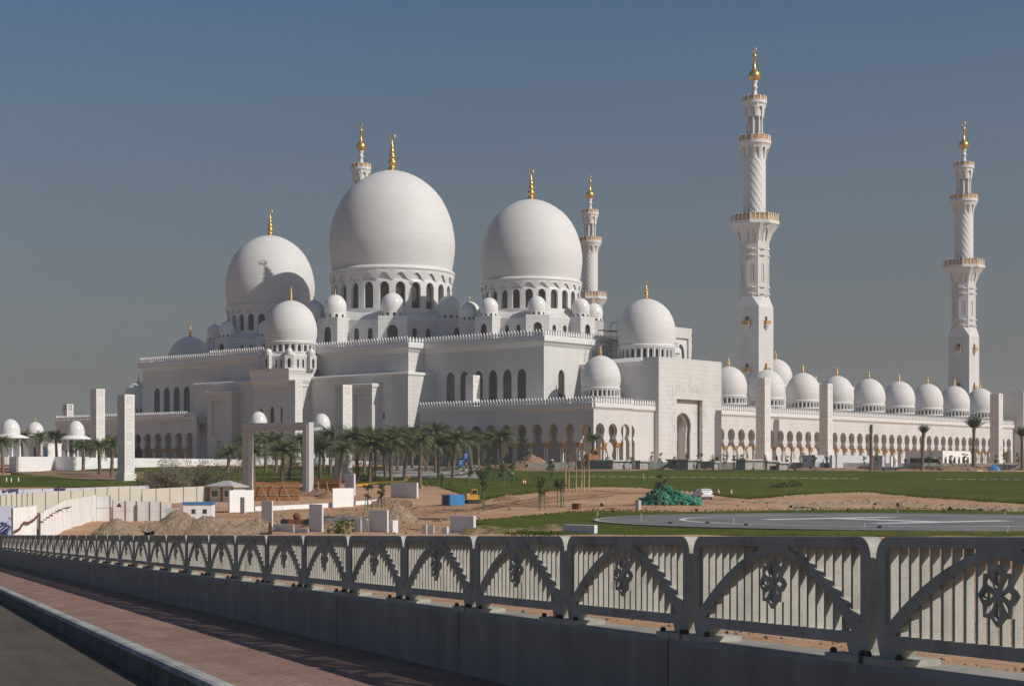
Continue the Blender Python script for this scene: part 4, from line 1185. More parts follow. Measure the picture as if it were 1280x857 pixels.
# ------------------------------------------------------------------ date palms
def palm_mesh(seed, crown_r=3.2, nf=40, droop=1.0, tall=5.5, upright=False):
    r = random.Random(seed)
    tr = MB(); lean = (r.uniform(-.25, .25), r.uniform(-.25, .25)); pts = []; rad = []
    for k in range(15):
        u = k/14; pts.append((lean[0]*u*u, lean[1]*u*u, -.4+(tall+.4)*u)); rad.append((.34-.10*u)*(1.0+.10*(k % 2))+(.10 if k == 0 else 0)+(.12*max(0, u-.85)/.15))
    tr.tube(pts, rad, 9, smooth=False)
    for k in range(90):   # stubs of cut fronds
        a = k*2.399; u = .08+.9*k/90; z = tall*u; rr = .30-.08*u; x, y = lean[0]*u*u+rr*cos(a), lean[1]*u*u+rr*sin(a)
        tr.add([(x-.05*sin(a), y+.05*cos(a), z-.05), (x+.05*sin(a), y-.05*cos(a), z-.05), (x+.11*cos(a), y+.11*sin(a), z+.17)], [(0, 1, 2), (2, 1, 0)])
    cr = MB(); dry = MB(); cx, cy = lean
    for k in range(nf):
        a = k*2.39996+r.uniform(-.25, .25); u = k/nf
        el = (1.42-1.72*u*droop+r.uniform(-.15, .15)) if not upright else (1.5-.75*u+r.uniform(-.1, .1)); L = crown_r*r.uniform(.85, 1.15)*(.72+.5*min(1, u*1.6)) if not upright else crown_r*r.uniform(.8, 1.1)
        isdry = (u > .93); tgt = dry if isdry else cr
        p = Vector((cx, cy, tall-.1)); n = 12; st = L/n; rach = [p.copy()]; dirs = []
        for i in range(n):
            e = el-(1.25*(.7+droop*.4) if not upright else .55)*(i/n)**1.4
            dv = Vector((cos(a)*cos(e), sin(a)*cos(e), sin(e))); p = p+dv*st; rach.append(p.copy()); dirs.append(dv)
        side = Vector((-sin(a), cos(a), 0))
        for i in range(n):
            q = rach[i]; nx = rach[i+1]; w = .030*(1-i/n)+.006
            tgt.add([q+side*w, q-side*w, nx-side*w*.8, nx+side*w*.8], [(0, 1, 2, 3)])
            if i < 1: continue
            for sub in (.0, .33, .67):
                b = q.lerp(nx, sub); f = (i+sub)/n; ll = L*.25*(sin(pi*min(1, .18+f*.86))**.7)*r.uniform(.8, 1.1)
                nrm = side.cross(dirs[i])
                for sg in (-1, 1):
                    ld = (side*sg*.75+dirs[i]*.62+nrm*(.30)+Vector((r.uniform(-.12, .12), r.uniform(-.12, .12), -.16-.1*r.random()))).normalized()
                    wv = dirs[i]*.028+nrm*.016
                    tgt.add([b-wv, b+wv, b+ld*ll*.6+wv*.8-Vector((0, 0, .02)), b+ld*ll-Vector((0, 0, .10*ll))], [(0, 1, 2, 3)])
    return tr, cr, dry
PALMS = []
for s, kw in enumerate((dict(), dict(crown_r=3.5, nf=44), dict(crown_r=2.9, nf=36, droop=1.15), dict(crown_r=3.1, nf=42, droop=.85))):
    PALMS.append(palm_mesh(20+s, **kw))
PM = []
for tr, cr, dry in PALMS:
    o = []
    for mb, nm, mt_ in ((tr, 'trunk', M['bark']), (cr, 'crown', M['palm']), (dry, 'dry_fronds', M['palm_dry'])):
        ob = mb.build(nm, mt_); o.append(ob.data); bpy.data.objects.remove(ob)
    PM.append(o)
PALM_H = 5.5
def palm(px, ycrown, ybase, d=None, lab=None, kind=None, rot=None, cw=1.):
    if d is None: p, d = GP(px, ybase); 
    else: p = AT(px, d)
    z0 = tz(*latd(p.x, p.y)); p.z = z0-.05
    zt = up(px, ycrown, d); H = max(2.5, zt-z0)
    k = kind if kind is not None else random.randrange(4)
    t = thing('date_palm', lab, 'palm tree', p, rot if rot is not None else random.uniform(0, 6.28), 'date palms round the mosque')
    t.rotation_euler = (random.gauss(0, .055), random.gauss(0, .055), t.rotation_euler[2])
    a, b, c = PM[k]
    s = H/PALM_H
    tr = bpy.data.objects.new('trunk', a); COL.objects.link(tr); tr.parent = t; tr.scale = (1, 1, s)
    for nm, me in (('crown', b), ('dry_fronds', c)):
        o = bpy.data.objects.new(nm, me); COL.objects.link(o); o.parent = t; o.location = (0, 0, PALM_H*(s-cw)); o.scale = (cw, cw, cw)
    return t
PL = [ # column, row of crown centre, row of base, where it stands
 (4, 553, 592, 'date palm at the picture edge beside the domed kiosk'), (29, 547, 578, 'date palm between the two white kiosks, the one by the white hut'), (49, 545, 578, 'date palm in front of the white hut'), (71, 546, 577, 'date palm beside the kiosk with the shaded canopy'),
 (104, 558, 590, 'short date palm before the white plaza wall'), (125, 558, 595, 'slim date palm of the trio beside the lawn pylon'), (139, 553, 598, 'dark date palm touching the lawn pylon'),
 (284, 566, 602, 'low date palm beside the grey shrub and stone frame'), (317, 566, 605, 'date palm seen inside the stone frame near its shaded leg'), (352, 564, 603, 'date palm standing in the middle of the stone frame'), (361, 560, 600, 'dim date palm behind the middle of the stone frame'),
 (313, 553, 600, 'dark date palm behind the opening of the stone frame'), (400, 560, 600, 'date palm just outside the sunlit leg of the stone frame'), (413, 545, 596, 'tall date palm behind the broad pylon'), (424, 562, 605, 'date palm directly before the broad pylon'), (447, 548, 602, 'tall date palm beside the broad pylon'),
 (462, 556, 603, 'leafy date palm in the thick of the grove'), (455, 545, 594, 'date palm at the back of the grove by the pylon'), (489, 549, 603, 'tall date palm with full crown beside the curved drive'), (482, 560, 597, 'short date palm at the back of the drive'), (505, 556, 602, 'slender date palm at the mouth of the curved drive'),
 (497, 545, 590, 'distant date palm behind the drive'), (525, 550, 610, 'date palm on the lawn before the drive, tied with green stakes'), (533, 544, 590, 'dark date palm in the back row behind the drive'), (549, 556, 600, 'date palm with drooping crown in the middle of the drive'), (545, 542, 592, 'far date palm crown rising above the drive palms'),
 (566, 550, 599, 'date palm left of the blue signs'), (590, 549, 595, 'full date palm in front of the hall pylon'), (598, 547, 582, 'date palm beside the hall pylon'), (629, 549, 592, 'lone date palm before the dark arches'), (576, 545, 586, 'date palm in the back row by the blue signs'),
 (436, 550, 588, 'far date palm between the pylon and the hall'), (470, 545, 588, 'distant date palm against the hall wall'), (515, 543, 586, 'distant palm behind the drooping crowns of the drive'), (345, 548, 592, 'distant date palm above the formwork'), (332, 551, 590, 'distant date palm in the frame opening'), (380, 549, 594, 'date palm crown showing at the frame corner'), (405, 552, 588, 'palm in the back row next to the frame'),
 (560, 556, 586, 'short date palm at the back of the lawn'), (742, 548, 578, 'small palm in front of the sunlit arcade corner')]
for i, (px, yc, yb, lab) in enumerate(PL):
    dd = row_d(px, yb, 60.)
    palm(px, yc, yb, (321 if px == 742 else (dd if dd < 378 else 350+6*(i % 4))), lab, kind=i % 4, cw=(.7 if px == 742 else (1.0 if px < 145 else random.uniform(.95, 1.5))))
# trimmed tall palms by the long arcade
def trimmed(px, yc, yb, lab, seed, nf, r, H, d):
    tr, cr, dry = palm_mesh(seed, crown_r=r, nf=nf, tall=H, upright=True)
    p = AT(px, d); p.z = up(px, yb, d)
    t = thing('trimmed_palm', lab, 'palm tree', p, 0, 'transplanted palms beside the long arcade')
    tr.build('trunk', M['bark'], t, True); cr.build('crown', M['palm'], t, True)
for px, yc, yb, lab, sd, nf, r in ((1089, 534, 587, 'transplanted palm trunk with hardly any fronds', 61, 7, 1.0), (1153, 541, 585, 'transplanted palm with a narrow tied crown', 62, 22, 2.2), (1217, 535, 588, 'transplanted palm with the fullest crown, on a pale planter ring', 63, 34, 3.0), (1278, 545, 588, 'transplanted palm with brownish crown at the picture edge', 64, 26, 2.4)):
    d = 315.; trimmed(px, yc, yb, lab, sd, nf, r, (yb-yc)*d/FPX, d)

# ------------------------------------------------------------------ leafy shrubs, hedges and young trees
def leaf_cloud(mb, c, rx, ry, rz, n, s, rnd, hollow=.35):
    for _ in range(n):
        while True:
            u = Vector((rnd.uniform(-1, 1), rnd.uniform(-1, 1), rnd.uniform(-1, 1)))
            if hollow < u.length < 1: break
        p = Vector((c[0]+u.x*rx, c[1]+u.y*ry, c[2]+u.z*rz)); a = rnd.uniform(0, 6.28); e = rnd.uniform(-.9, .9); q = s*rnd.uniform(.6, 1.3)
        d1 = Vector((cos(a)*cos(e), sin(a)*cos(e), sin(e)))*q; d2 = d1.cross(Vector((rnd.uniform(-1, 1), rnd.uniform(-1, 1), 1))).normalized()*q*.42
        mb.add([p-d1, p+d2, p+d1, p-d2], [(0, 1, 2, 3)])
def young_tree(px, ytop, ybase, lab, d=None, stakes=True, mat='leaf', dense=1., wide=1., name='young_tree', seed=0):
    if d is None: p, d = GP(px, ybase)
    else: p = AT(px, d); p.z = up(px, ybase, d)
    H = (ybase-ytop)*d/FPX; r = random.Random(int(px*7+ytop)+seed)
    t = thing(name, lab, 'young tree' if name == 'young_tree' else 'tree', p, r.uniform(0, 6), 'staked young trees' if stakes else None)
    mb = MB(); mb.tube([(0, 0, -.2), (.04, .02, H*.4), (.0, .06, H*.75), (.05, 0, H*.95)], [.06, .05, .035, .012], 6)
    for k in range(7):
        a = r.uniform(0, 6.28); z = H*r.uniform(.42, .85); l = H*.16*wide; mb.tube([(0, 0, z), (l*.6*cos(a), l*.6*sin(a), z+l*.45), (l*cos(a), l*sin(a), z+l*.7)], [.025, .018, .008], 5)
    mb.build('trunk', M['twig'], t, True)
    cr = MB()
    for k in range(int(9*dense)):
        a = r.uniform(0, 6.28); rr = H*.13*wide*r.random()**.6; z = H*r.uniform(.42, .96)
        leaf_cloud(cr, (rr*cos(a), rr*sin(a), z), H*.085*wide, H*.085*wide, H*.07, int(34*dense), .10+.018*H, r, .1)
    cr.build('crown', M[mat], t, True)
    if stakes:
        for k in range(3):
            a = k*2.094+.4; q = .48
            MB().tube([(q*cos(a), q*sin(a), -.2), (q*.8*cos(a), q*.8*sin(a), H*.48)], .045, 6).build('stake', M['stake'], t, True)
YT = [(460, 604, 638, 'staked young tree by the tall white slab pair'), (477, 605, 636, 'staked young tree beside the sand mound and white slab'), (603, 586, 638, 'staked young tree beside the yellow machine'), (586, 578, 610, 'staked sapling on the lawn behind the blue container'),
 (629, 572, 611, 'staked sapling on the lawn in front of the lone date palm'), (640, 574, 608, 'staked sapling, slightly further along the lawn than the lone palm'), (688, 573, 609, 'staked sapling on the lawn by the dry saplings'), (676, 592, 638, 'thin staked tree on the bare earth by the lawn edge'), (701, 590, 634, 'tall staked tree on bare earth next to the dry saplings'),
 (657, 548, 584, 'young tree with round crown in front of the dark arches'), (610, 568, 604, 'staked sapling near the blue signs'), (552, 590, 612, 'low staked tree behind the blue container'), (826, 590, 632, 'staked young tree in front of the heap of green sacks')]
for i, (px, yt, yb, lab) in enumerate(YT): young_tree(px, yt, yb, lab, dense=1.0)
# saplings planted along the front of the mosque
SP = [(732, 566), (790, 566), (814, 562), (826, 563), (842, 566), (858, 564), (875, 564), (890, 563), (897, 563), (905, 565), (918, 566), (928, 562), (957, 565), (970, 567), (983, 566), (1004, 563), (1018, 566), (1080, 567), (1096, 565), (1147, 566), (1162, 564), (1174, 566), (1190, 565), (1206, 563), (1244, 566), (1256, 563), (1273, 563)]
for i, (px, yt) in enumerate(SP):
    red = i == 8
    young_tree(px, yt+2, 586.5, f'{ORDN[i]} sapling of the planting in front of the mosque, starting from the arcade corner' if not red else 'reddish leaved sapling at the foot of the portal', d=315+(i % 3), stakes=True, mat='rust_leaf' if red else 'leaf', dense=.75, wide=1.05)
# bare brown saplings held by poles
for i, (px, yt, yb) in enumerate(((707, 553, 616), (711, 566, 615), (720, 560, 615), (727, 558, 614), (730, 570, 615), (736, 552, 615))):
    p, d = GP(px, yb); H = (yb-yt)*d/FPX; r = random.Random(i)
    t = thing('dry_sapling', f'{ORDN[i]} tall brown leafless sapling of the pole-thin group on the bare earth', 'sapling', p, 0, 'dry saplings on the bare earth')
    mb = MB().tube([(0, 0, -.2), (.05, .03, H*.5), (.0, .06, H)], [.12, .09, .04], 6)
    for k in range(9):
        a = r.uniform(0, 6.3); z = H*r.uniform(.6, .95); l = r.uniform(.35, .8); mb.tube([(0, 0, z), (l*cos(a)*.6, l*sin(a)*.6, z+l*.5)], [.03, .012], 4)
    mb.build('trunk', M['timber'], t, True)
    cr = MB(); leaf_cloud(cr, (0, 0, H*.8), .55, .55, H*.18, 60, .14, r, .1); cr.build('crown', M['rust_leaf'] if i < 3 else M['palm_dry'], t, True)

def hedge(px0, px1, y0, y1, h, lab, rows=1, mat='hedge', name='hedge', dens=70):
    """clipped or loose planting between two picture columns along a ground line"""
    a, da = GP(px0, y0); b, db = GP(px1, y1); L = (b-a).length; e = (b-a)/L; r = random.Random(int(px0*3+y0)); mb = MB()
    n = max(2, int(L/1.1))
    for k in range(n):
        c = a+e*(L*(k+.5)/n); c.z = tz(*latd(c.x, c.y)); hh = h*r.uniform(.75, 1.2)
        leaf_cloud(mb, (c.x-a.x, c.y-a.y, c.z-a.z+hh*.45), .9, .9, hh*.55, dens, .17, r, .3)
    o = mb.build(name, M[mat]); o.location = a; tag(o, lab, 'hedge' if name == 'hedge' else 'shrub'); return o
HG = [(282, 345, 597, 596, 1.2, 'dark clipped hedge crossing inside the stone frame'), (345, 440, 593, 592, 1.2, 'long dark hedge behind the formwork boards'), (440, 478, 600, 602, 1.3, 'dark hedge at the curved kerb of the drive'), (440, 485, 590, 589, 1.2, 'far dark hedge at the back of the palm grove'), (300, 430, 586, 586, 1.3, 'far hedge under the palms behind the stone frame'),
  (540, 580, 590, 589, 1.2, 'hedge at the back of the curved drive'), (584, 640, 587, 587, 1.2, 'dark low hedge before the dark arches'), (530, 566, 609, 608, 1.1, 'hedge on the lawn beside the curved drive'), (175, 270, 578, 579, 1.3, 'dark planting on top of the plaza wall'), (730, 800, 585, 585, .9, 'low planting at the foot of the arcade corner'), (1150, 1240, 586.5, 587, .7, 'low planting before the end of the long arcade'), (615, 655, 602, 602, .9, 'low hedge on the lawn by the lone date palm')]
for px0, px1, y0, y1, h, lab in HG: hedge(px0, px1, y0, y1, h, lab)
hedge(966, 998, 611, 608, 1.0, 'dark low patch of shrubs lying on the big lawn', name='shrub_patch', dens=110)
# grey acacia shrub
for px, yt, yb, w, lab, sd in ((236, 568, 613, 13.5, 'large grey-brown leafless looking acacia beside the cream cabin', 3), (203, 584, 614, 7., 'smaller grey acacia overlapping the cream fence', 8)):
    d = 240.; p = AT(px, d); H = (yb-yt)*d/FPX; r = random.Random(sd)
    t = thing('acacia', lab, 'shrub', p); mb = MB(); cr = MB()
    for k in range(46):
        a = r.uniform(0, 6.28); e = r.uniform(.25, 1.3); l = r.uniform(.7, 1.)*H*.55; q = Vector((0, 0, .1)); pts = [q.copy()]
        for j in range(6): e2 = e+r.uniform(-.3, .2); a += r.uniform(-.3, .3); q = q+Vector((cos(a)*cos(e2)*1.5*w/10, sin(a)*cos(e2)*1.5*w/10, sin(e2)*.95))*(l/2.9); q.z = min(q.z, H*r.uniform(.8, 1)); pts.append(q.copy())
        mb.tube(pts, [.11, .09, .07, .05, .035, .02, .01], 5)
        for j in range(2, 7): leaf_cloud(cr, pts[j], .85, .85, .6, 60, .12, r, .0)
    mb.build('trunk', M['twig'], t, True); cr.build('crown', M['grey_leaf'], t, True)
# ------------------------------------------------------------------ site objects
YS = YAW-radians(30)
def cbox(px0, pxm, px1, yt, yb, d=None, dz=-.15):
    """corner-on box aligned with the mosque: shaded face px0..pxm, sunlit face pxm..px1; returns loc, x length, y length, height"""
    if d is None: d = row_d(pxm, yb, 60.)
    t = (pxm-640)/FPX; loc = W(t*d, d, up(pxm, yb, d)+0.)
    wy = max(.05, (pxm-px0)*d/FPX/(.759+.651*t)); wx = max(.05, (px1-pxm)*d/FPX/(.651-.759*t))
    return loc, wx, wy, (yb-yt)*d/FPX
SL = [ # left, corner, right, top, base rows
 (326.5, 340, 341.5, 625.5, 661, 'tall grey-white slab with a narrow sunlit edge, beside the brown sand mound'),
 (386, 402.5, 404.5, 630, 664.5, 'tall grey-white slab with a sunlit edge next to the rusty scrap'),
 (430.5, 442.5, 444.5, 592, 619, 'grey-white slab set behind the bright square slab'),
 (461, 484, 486, 637, 665.5, 'wide grey-white slab beside the small sand cone'),
 (488, 521, 523, 603, 623, 'wide grey slab at the curved drive with a sunlit edge'),
 (562, 592, 595, 644.5, 666, 'wide grey-white slab behind the railing by the lawn bank'),
 (703, 743, 747, 656, 668, 'long low grey-white slab at the edge of the landing pad lawn'),
 (285, 287, 318, 612.5, 641, 'bright sunlit white slab with a small grey block before it'),
 (415, 416, 442.5, 610, 634, 'bright square white slab by the dry heap'),
 (300, 305.5, 307, 621, 642, 'small grey block leaning on the bright slab beside the cabin'),
 (443, 451, 452, 647, 665, 'small upright slab, first of the low group by the wide slab'), (453, 459, 460, 648, 665, 'narrow upright slab in the low group by the wide slab'),
 (487, 491, 498, 650, 665.5, 'stub slab on the sunlit side of the wide slab'), (527, 533, 534, 655, 666, 'low slab, first of the row of three'), (535, 542, 543, 656, 666, 'low slab, middle of the row of three'), (552, 559, 561, 658, 666, 'low slab, last of the row of three, beside the wide slab'),
 (341, 367, 368, 655, 664.5, 'long low white strip wall between two tall slabs'), (368, 385, 386, 660, 665.5, 'short low white strip ending at the tall slab')]
for a, m, b, yt, yb, lab in SL:
    loc, wx, wy, h = cbox(a, m, b, yt, yb)
    mb = MB().box(0, wx, 0, wy, -.3, h); o = single(mb, 'precast_slab', M['slab'] if m-a > 3 else M['white_paint'], 'white rendered '+lab if False else lab, 'wall slab', loc, 0, 'white wall slabs on the building site')  # sun-facing slabs take the paler white: sunlight put into their colour
    bv = o.modifiers.new('edge', 'BEVEL'); bv.width = .02; bv.segments = 1
def kerbline(name, pts, w, h, mat, lab, cat, group=None):
    """low wall along ground points given as picture columns and rows"""
    P = [GP(px, y)[0] for px, y in pts]; o0 = P[0]; mb = MB()
    for a, b in zip(P, P[1:]):
        e = (b-a); e.z = 0; e.normalize(); n = Vector((-e.y, e.x, 0))*w/2
        q = [a-n, b-n, b+n, a+n]
        mb.add([v-o0+Vector((0, 0, -.4)) for v in q]+[v-o0+Vector((0, 0, h)) for v in q], [(3,2,1,0),(4,5,6,7),(0,1,5,4),(1,2,6,5),(2,3,7,6),(3,0,4,7)])
    return single(mb, name, mat, lab, cat, o0, 0, group)
kerbline('low_wall', [(318, 638), (352, 637), (415, 633.5)], .35, .5, M['white_paint'], 'long low white wall lying in front of the formwork boards', 'low wall')
kerbline('low_wall', [(443, 631), (484, 627.5)], .35, .45, M['white_paint'], 'short low white wall running out from the bright square slab', 'low wall')
kerbline('drive_kerb', [(440, 607), (470, 604.5), (505, 602.5), (512, 598), (505, 594)], .5, .22, M['yellow'], 'curved yellowish kerb round the planting at the drive', 'kerb')

# stone frame
loc, d = GP(386, 619.5); d = row_d(386, 619.5, 60)
fr = thing('stone_frame', 'tall plain grey stone gate frame standing alone before the palms', 'gate frame', loc, YS)
hT = up(386, 527.3, d)-loc.z; Wd = 11.6
MB().box(-Wd, -Wd+1.1, 0, 1.1, -.6, hT-1.1).build('post', M['frame_stone'], fr, True)
MB().box(-1.1, 0, 0, 1.1, -.6, hT-1.1).build('post', M['frame_stone'], fr, True)
MB().box(-Wd, 0, 0, 1.1, hT-1.095, hT).build('lintel', M['frame_stone'], fr, True)
MB().box(-Wd+.3, -Wd+.75, -.09, -.002, -.5, hT-.36).box(-.75, -.3, -.09, -.002, -.5, hT-.36).box(-Wd+.752, -.752, -.09, -.002, hT-.8, hT-.36).build('raised_band', M['frame_stone'], fr, True)

# formwork
def formwork(px0, px1, yt, yb, rot, lab):
    d = row_d((px0+px1)/2, yb, 60.); loc = AT(px0, d); L = (px1-px0)*d/FPX/max(.3, cos(rot-YAW)); h = (yb-yt)*d/FPX
    t = thing('formwork', lab, 'formwork', loc, rot)
    n = max(3, int(L/1.2)); r = random.Random(int(px0))
    for k in range(n):
        a, b = L*k/n, L*(k+1)/n; MB().box(a+.01, b-.01, r.uniform(0, .04), .1, -.2, h*r.uniform(.95, 1.03)).build('board', M['plywood'], t, True)
    for k in range(n-1):
        x = L*(k+.7)/n; MB().tube([(x-.2, -.12, h*.85), (x+1.0, -1.7, -.15)], .06, 5).build('prop', M['timber'], t, True)
    for z in (h*.3, h*.75): MB().box(0, L, -.07, -.002, z-.06, z+.06).build('rail', M['timber'], t, True)
formwork(317, 373, 602, 626, YAW+.10, 'long brown plywood formwork propped with slanting timbers, inside the stone frame')
formwork(391.5, 426, 598.5, 619, YAW-.35, 'shorter dark brown formwork beside the sunlit leg of the stone frame')

# sand heaps
def heap(px, ybase, wpx, hpx, lab, mat='heap', peaks=1, d=None, dep=.8, seed=1):
    if d is None: p, d = GP(px, ybase)
    else: p = AT(px, d)
    R = wpx*d/FPX/2; H = hpx*d/FPX; r = random.Random(seed+int(px)); n = 34; mb = MB(); vs = []
    pk = [(0, 0, 1.)] if peaks == 1 else [(-1+2*(k+.5)/peaks+r.uniform(-.1, .1), r.uniform(-.3, .3), r.uniform(.55, 1.)) for k in range(peaks)]
    for j in range(n+1):
        for i in range(n+1):
            u, v = -1+2*i/n, -1+2*j/n; z = 0
            for a, b, c in pk:
                q = sqrt(((u-a)*(1 if peaks == 1 else peaks*.40))**2+((v-b)*1.05)**2)
                z = max(z, c*max(0, 1-q*(1.0+.25*fnoise(u*3+px, v*3, 2)))**.92)
            z = z+(.42*fnoise(u*2.6+px, v*2.6, 5)+.34*fnoise(u*8+px, v*8, 5))*min(1, z*3)
            x, y = u*R*1.1, v*R*dep
            w = p+RT*x+FW*y; zz = tz(*latd(w.x, w.y))-p.z
            vs.append((x, y, zz+H*z-.35*(1 if z < .01 else 0)))
    m = n+1
    mb.add(vs, [(j*m+i, j*m+i+1, (j+1)*m+i+1, (j+1)*m+i) for j in range(n) for i in range(n)], True)
    return single(mb, 'soil_bank' if mat == 'bank' else 'sand_heap', M[mat], lab, 'soil bank' if mat == 'bank' else 'sand heap', p, YAW, None if mat == 'bank' else 'heaps of sand on the building site')
heap(147, 668, 62, 24, 'conical pale sand heap before the white board fence')
heap(208, 667, 60, 15, 'low sand heap with a dark cable lying over it', peaks=2)
heap(262, 669, 120, 31, 'broad brown sand mound behind the railing, below the blue roofed hut', peaks=3, dep=.5)
heap(305, 668, 60, 27, 'rounded brown sand mound touching the tall slab', peaks=2)
heap(497, 652, 50, 26, 'small sand cone on the sunlit side of the wide slab')
heap(490, 633, 44, 13, 'reddish sand ridge below the grey slab at the drive', mat='heap_red', peaks=2)
heap(382, 619, 60, 12, 'reddish sand ridge at the foot of the stone frame', mat='heap_red', peaks=3)
heap(410, 623, 30, 9, 'small reddish sand pile by the bright square slab', mat='heap_red')
heap(664, 583, 46, 13, 'reddish sand heap before the dark arches of the arcade', mat='heap_red')
heap(650, 665.5, 110, 11, 'low eroded grass bank at the corner of the landing pad lawn', mat='bank', peaks=3, dep=.55)
heap(612, 667, 60, 9, 'brown eroded bank beside the wide slab at the lawn corner', mat='bank', peaks=2)
heap(635, 626, 40, 8, 'low sand pile on the lawn edge before the pole saplings', mat='heap_red')
heap(705, 585, 26, 7, 'small sand pile beside the orange digger', mat='heap_red')
for i, (px, y, w, h) in enumerate(((978, 631, 34, 7), (1010, 634, 40, 9), (1046, 632, 34, 8), (1078, 631, 40, 9), (1110, 632, 30, 8), (1142, 633.5, 34, 9), (1174, 634.5, 30, 8), (1208, 637, 40, 10), (1243, 638, 30, 8), (1274, 639, 32, 7), (945, 629, 30, 5))):
    heap(px, y, w, h, f'{ORDN[i]} grey-brown soil heap of the ridge beyond the landing pad', peaks=2)
for i, (px, y, w, h) in enumerate(((1012, 584.5, 32, 5), (1040, 584.5, 40, 6), (1060, 585, 24, 4), (1196, 585, 40, 8), (1220, 585, 24, 6), (837, 587, 14, 4), (880, 587, 18, 4))):
    heap(px, y, w, h, f'{ORDN[i]} small orange-brown rubble heap at the foot of the mosque terrace', mat='heap_red', peaks=2, d=314)
# loose stones
r = random.Random(5); mb = MB()
for k in range(2600):
    px = r.uniform(60, 1290); d = 14+r.random()**1.6*190; t = (px-640)/FPX
    if t*d-ROAD_T*d < A_WALL+1.2: continue
    if d < 45 and r.random() < .75: continue
    y = HOR-FPX*tz(t*d, d)/d
    if d > 110 and not (150 < px < 600 or (600 < px < 960 and 612 < y < 637)): continue
    p = W(t*d, d, tz(t*d, d)); s = r.uniform(.02, .06)*(.55+d/60); a = r.uniform(0, 6)
    q = [(1,0,0),(-.5,.86,0),(-.5,-.86,0),(0,0,.8),(0,0,-.5)]
    vs = [(p.x+s*(x*cos(a)-y_*sin(a))*r.uniform(.6, 1.2), p.y+s*(x*sin(a)+y_*cos(a)), p.z+s*(z+.2)+.06) for x, y_, z in q]
    mb.add(vs, [(0,1,3),(1,2,3),(2,0,3),(1,0,4),(2,1,4),(0,2,4)])
o = mb.build('rubble', M['heap']); o['kind'] = 'stuff'

# fences and hoardings at the far side of the site
def fence(name, pts, mat, lab, cat, dtop, thick=.06, npan=8, corr=False, post=None, postw=.06, ph=0.):
    """pts: (column, distance); dtop: height above the ground"""
    P = [AT(px, d) for px, d in pts]; t = thing(name, lab, cat, P[0])
    tot = []
    for a, b in zip(P, P[1:]):
        for k in range(npan):
            q0, q1 = a.lerp(b, k/npan), a.lerp(b, (k+1)/npan); e = (q1-q0); L = e.length; e.normalize(); n = Vector((-e.y, e.x, 0))
            mb = MB()
            if corr:
                m = 8; vs = []
                for i in range(m+1):
                    x = L*i/m; off = (.06 if i % 2 else -.06)
                    for z in (-.2, dtop):
                        v = q0+e*x+n*off; vs.append((v.x, v.y, v.z+z))
                for i in range(m+1):
                    v = q0+e*(L*i/m)+n*((.06 if i % 2 else -.06)-.03)
                    for z in (-.2, dtop): vs.append((v.x, v.y, v.z+z))
                s = 2*(m+1); mb.add(vs, [(2*i, 2*i+2, 2*i+3, 2*i+1) for i in range(m)]+[(s+2*i+1, s+2*i+3, s+2*i+2, s+2*i) for i in range(m)]+[(2*i+1, 2*i+3, s+2*i+3, s+2*i+1) for i in range(m)])
            else:
                q = [q0-n*thick/2+e*.015, q1-n*thick/2-e*.015, q1+n*thick/2-e*.015, q0+n*thick/2+e*.015]
                mb.add([(v.x, v.y, v.z-.2) for v in q]+[(v.x, v.y, v.z+dtop) for v in q], [(3,2,1,0),(4,5,6,7),(0,1,5,4),(1,2,6,5),(2,3,7,6),(3,0,4,7)])
            mb.build('panel', mat, t)
            if post:
                v = q0-n*(thick/2+postw/2+.01); MB().box(v.x-postw/2, v.x+postw/2, v.y-postw/2, v.y+postw/2, v.z-.2, v.z+dtop+ph).build('post', post, t)
    return t, P
fence('cream_fence', [(-20, 180), (40, 186), (176, 204)], M['cream'], 'long cream sheet fence on dark posts below the lawn', 'fence', 2.25, npan=9, post=M['steel'], postw=.06, ph=.05)
fence('cream_fence', [(177, 204), (262, 214)], M['cream'], 'short cream fence half hidden by the grey acacias', 'fence', 1.9, npan=5, post=M['steel'], postw=.06)
bt, P = fence('banner_fence', [(-20, 218), (100, 226), (187, 236)], M['lilac'], 'long pale lilac printed banner strip running along the lawn', 'banner', 1.2, npan=5, post=M['steel'], postw=.05)
# dark blotches printed on the banner
mb = MB(); r = random.Random(3)
for k in range(16):
    px = (4+k*2.2) if k < 9 else (52+k*1.9); d = 218+(px+20)*8/120.-.12; c = AT(px, d); s = r.uniform(.10, .28)
    mb.box(c.x-s, c.x+s, c.y-s*.05, c.y+s*.05, c.z+.75+r.uniform(-.2, .3), c.z+1.1+r.uniform(0, .25))
mb.build('print', M['navy'], bt)
ch, P = fence('white_hoarding', [(49, 110), (80, 129), (119, 158)], M['sheet'], 'long white corrugated hoarding running away, with rows of rust spots', 'hoarding', 2.35, npan=8, corr=True)
mb = MB()
for i in range(0, 46, 2):
    u = i/46; a = P[0].lerp(P[1], u*1.0) if u < 1 else P[2]
    a = P[0].lerp(P[2], u*.98); n = Vector((.707, -.707, 0)); e = (P[2]-P[0]).normalized(); nn = Vector((e.y, -e.x, 0))
    c = a+nn*.14; base = tz(*latd(a.x, a.y))
    if i < 22: mb.box(c.x-.13, c.x+.13, c.y-.05, c.y+.05, base+1.72+.03*(i % 3), base+1.84)
mb.build('rust_stain', M['rust'], ch)
ch2, P = fence('white_hoarding', [(14.5, 101), (44, 108)], M['sheet'], 'short white corrugated hoarding with one wavy rust-brown band', 'hoarding', 2.95, npan=5, corr=True)
mb = MB(); e = (P[1]-P[0]); nn = Vector((e.y, -e.x, 0)).normalized()
zz = [.72, .74, .76, .80, .84, .98, 1.12, 1.16, 1.14, 1.12, 1.10, 1.12, 1.18, 1.22, 1.24, 1.3, 1.42, 1.44]
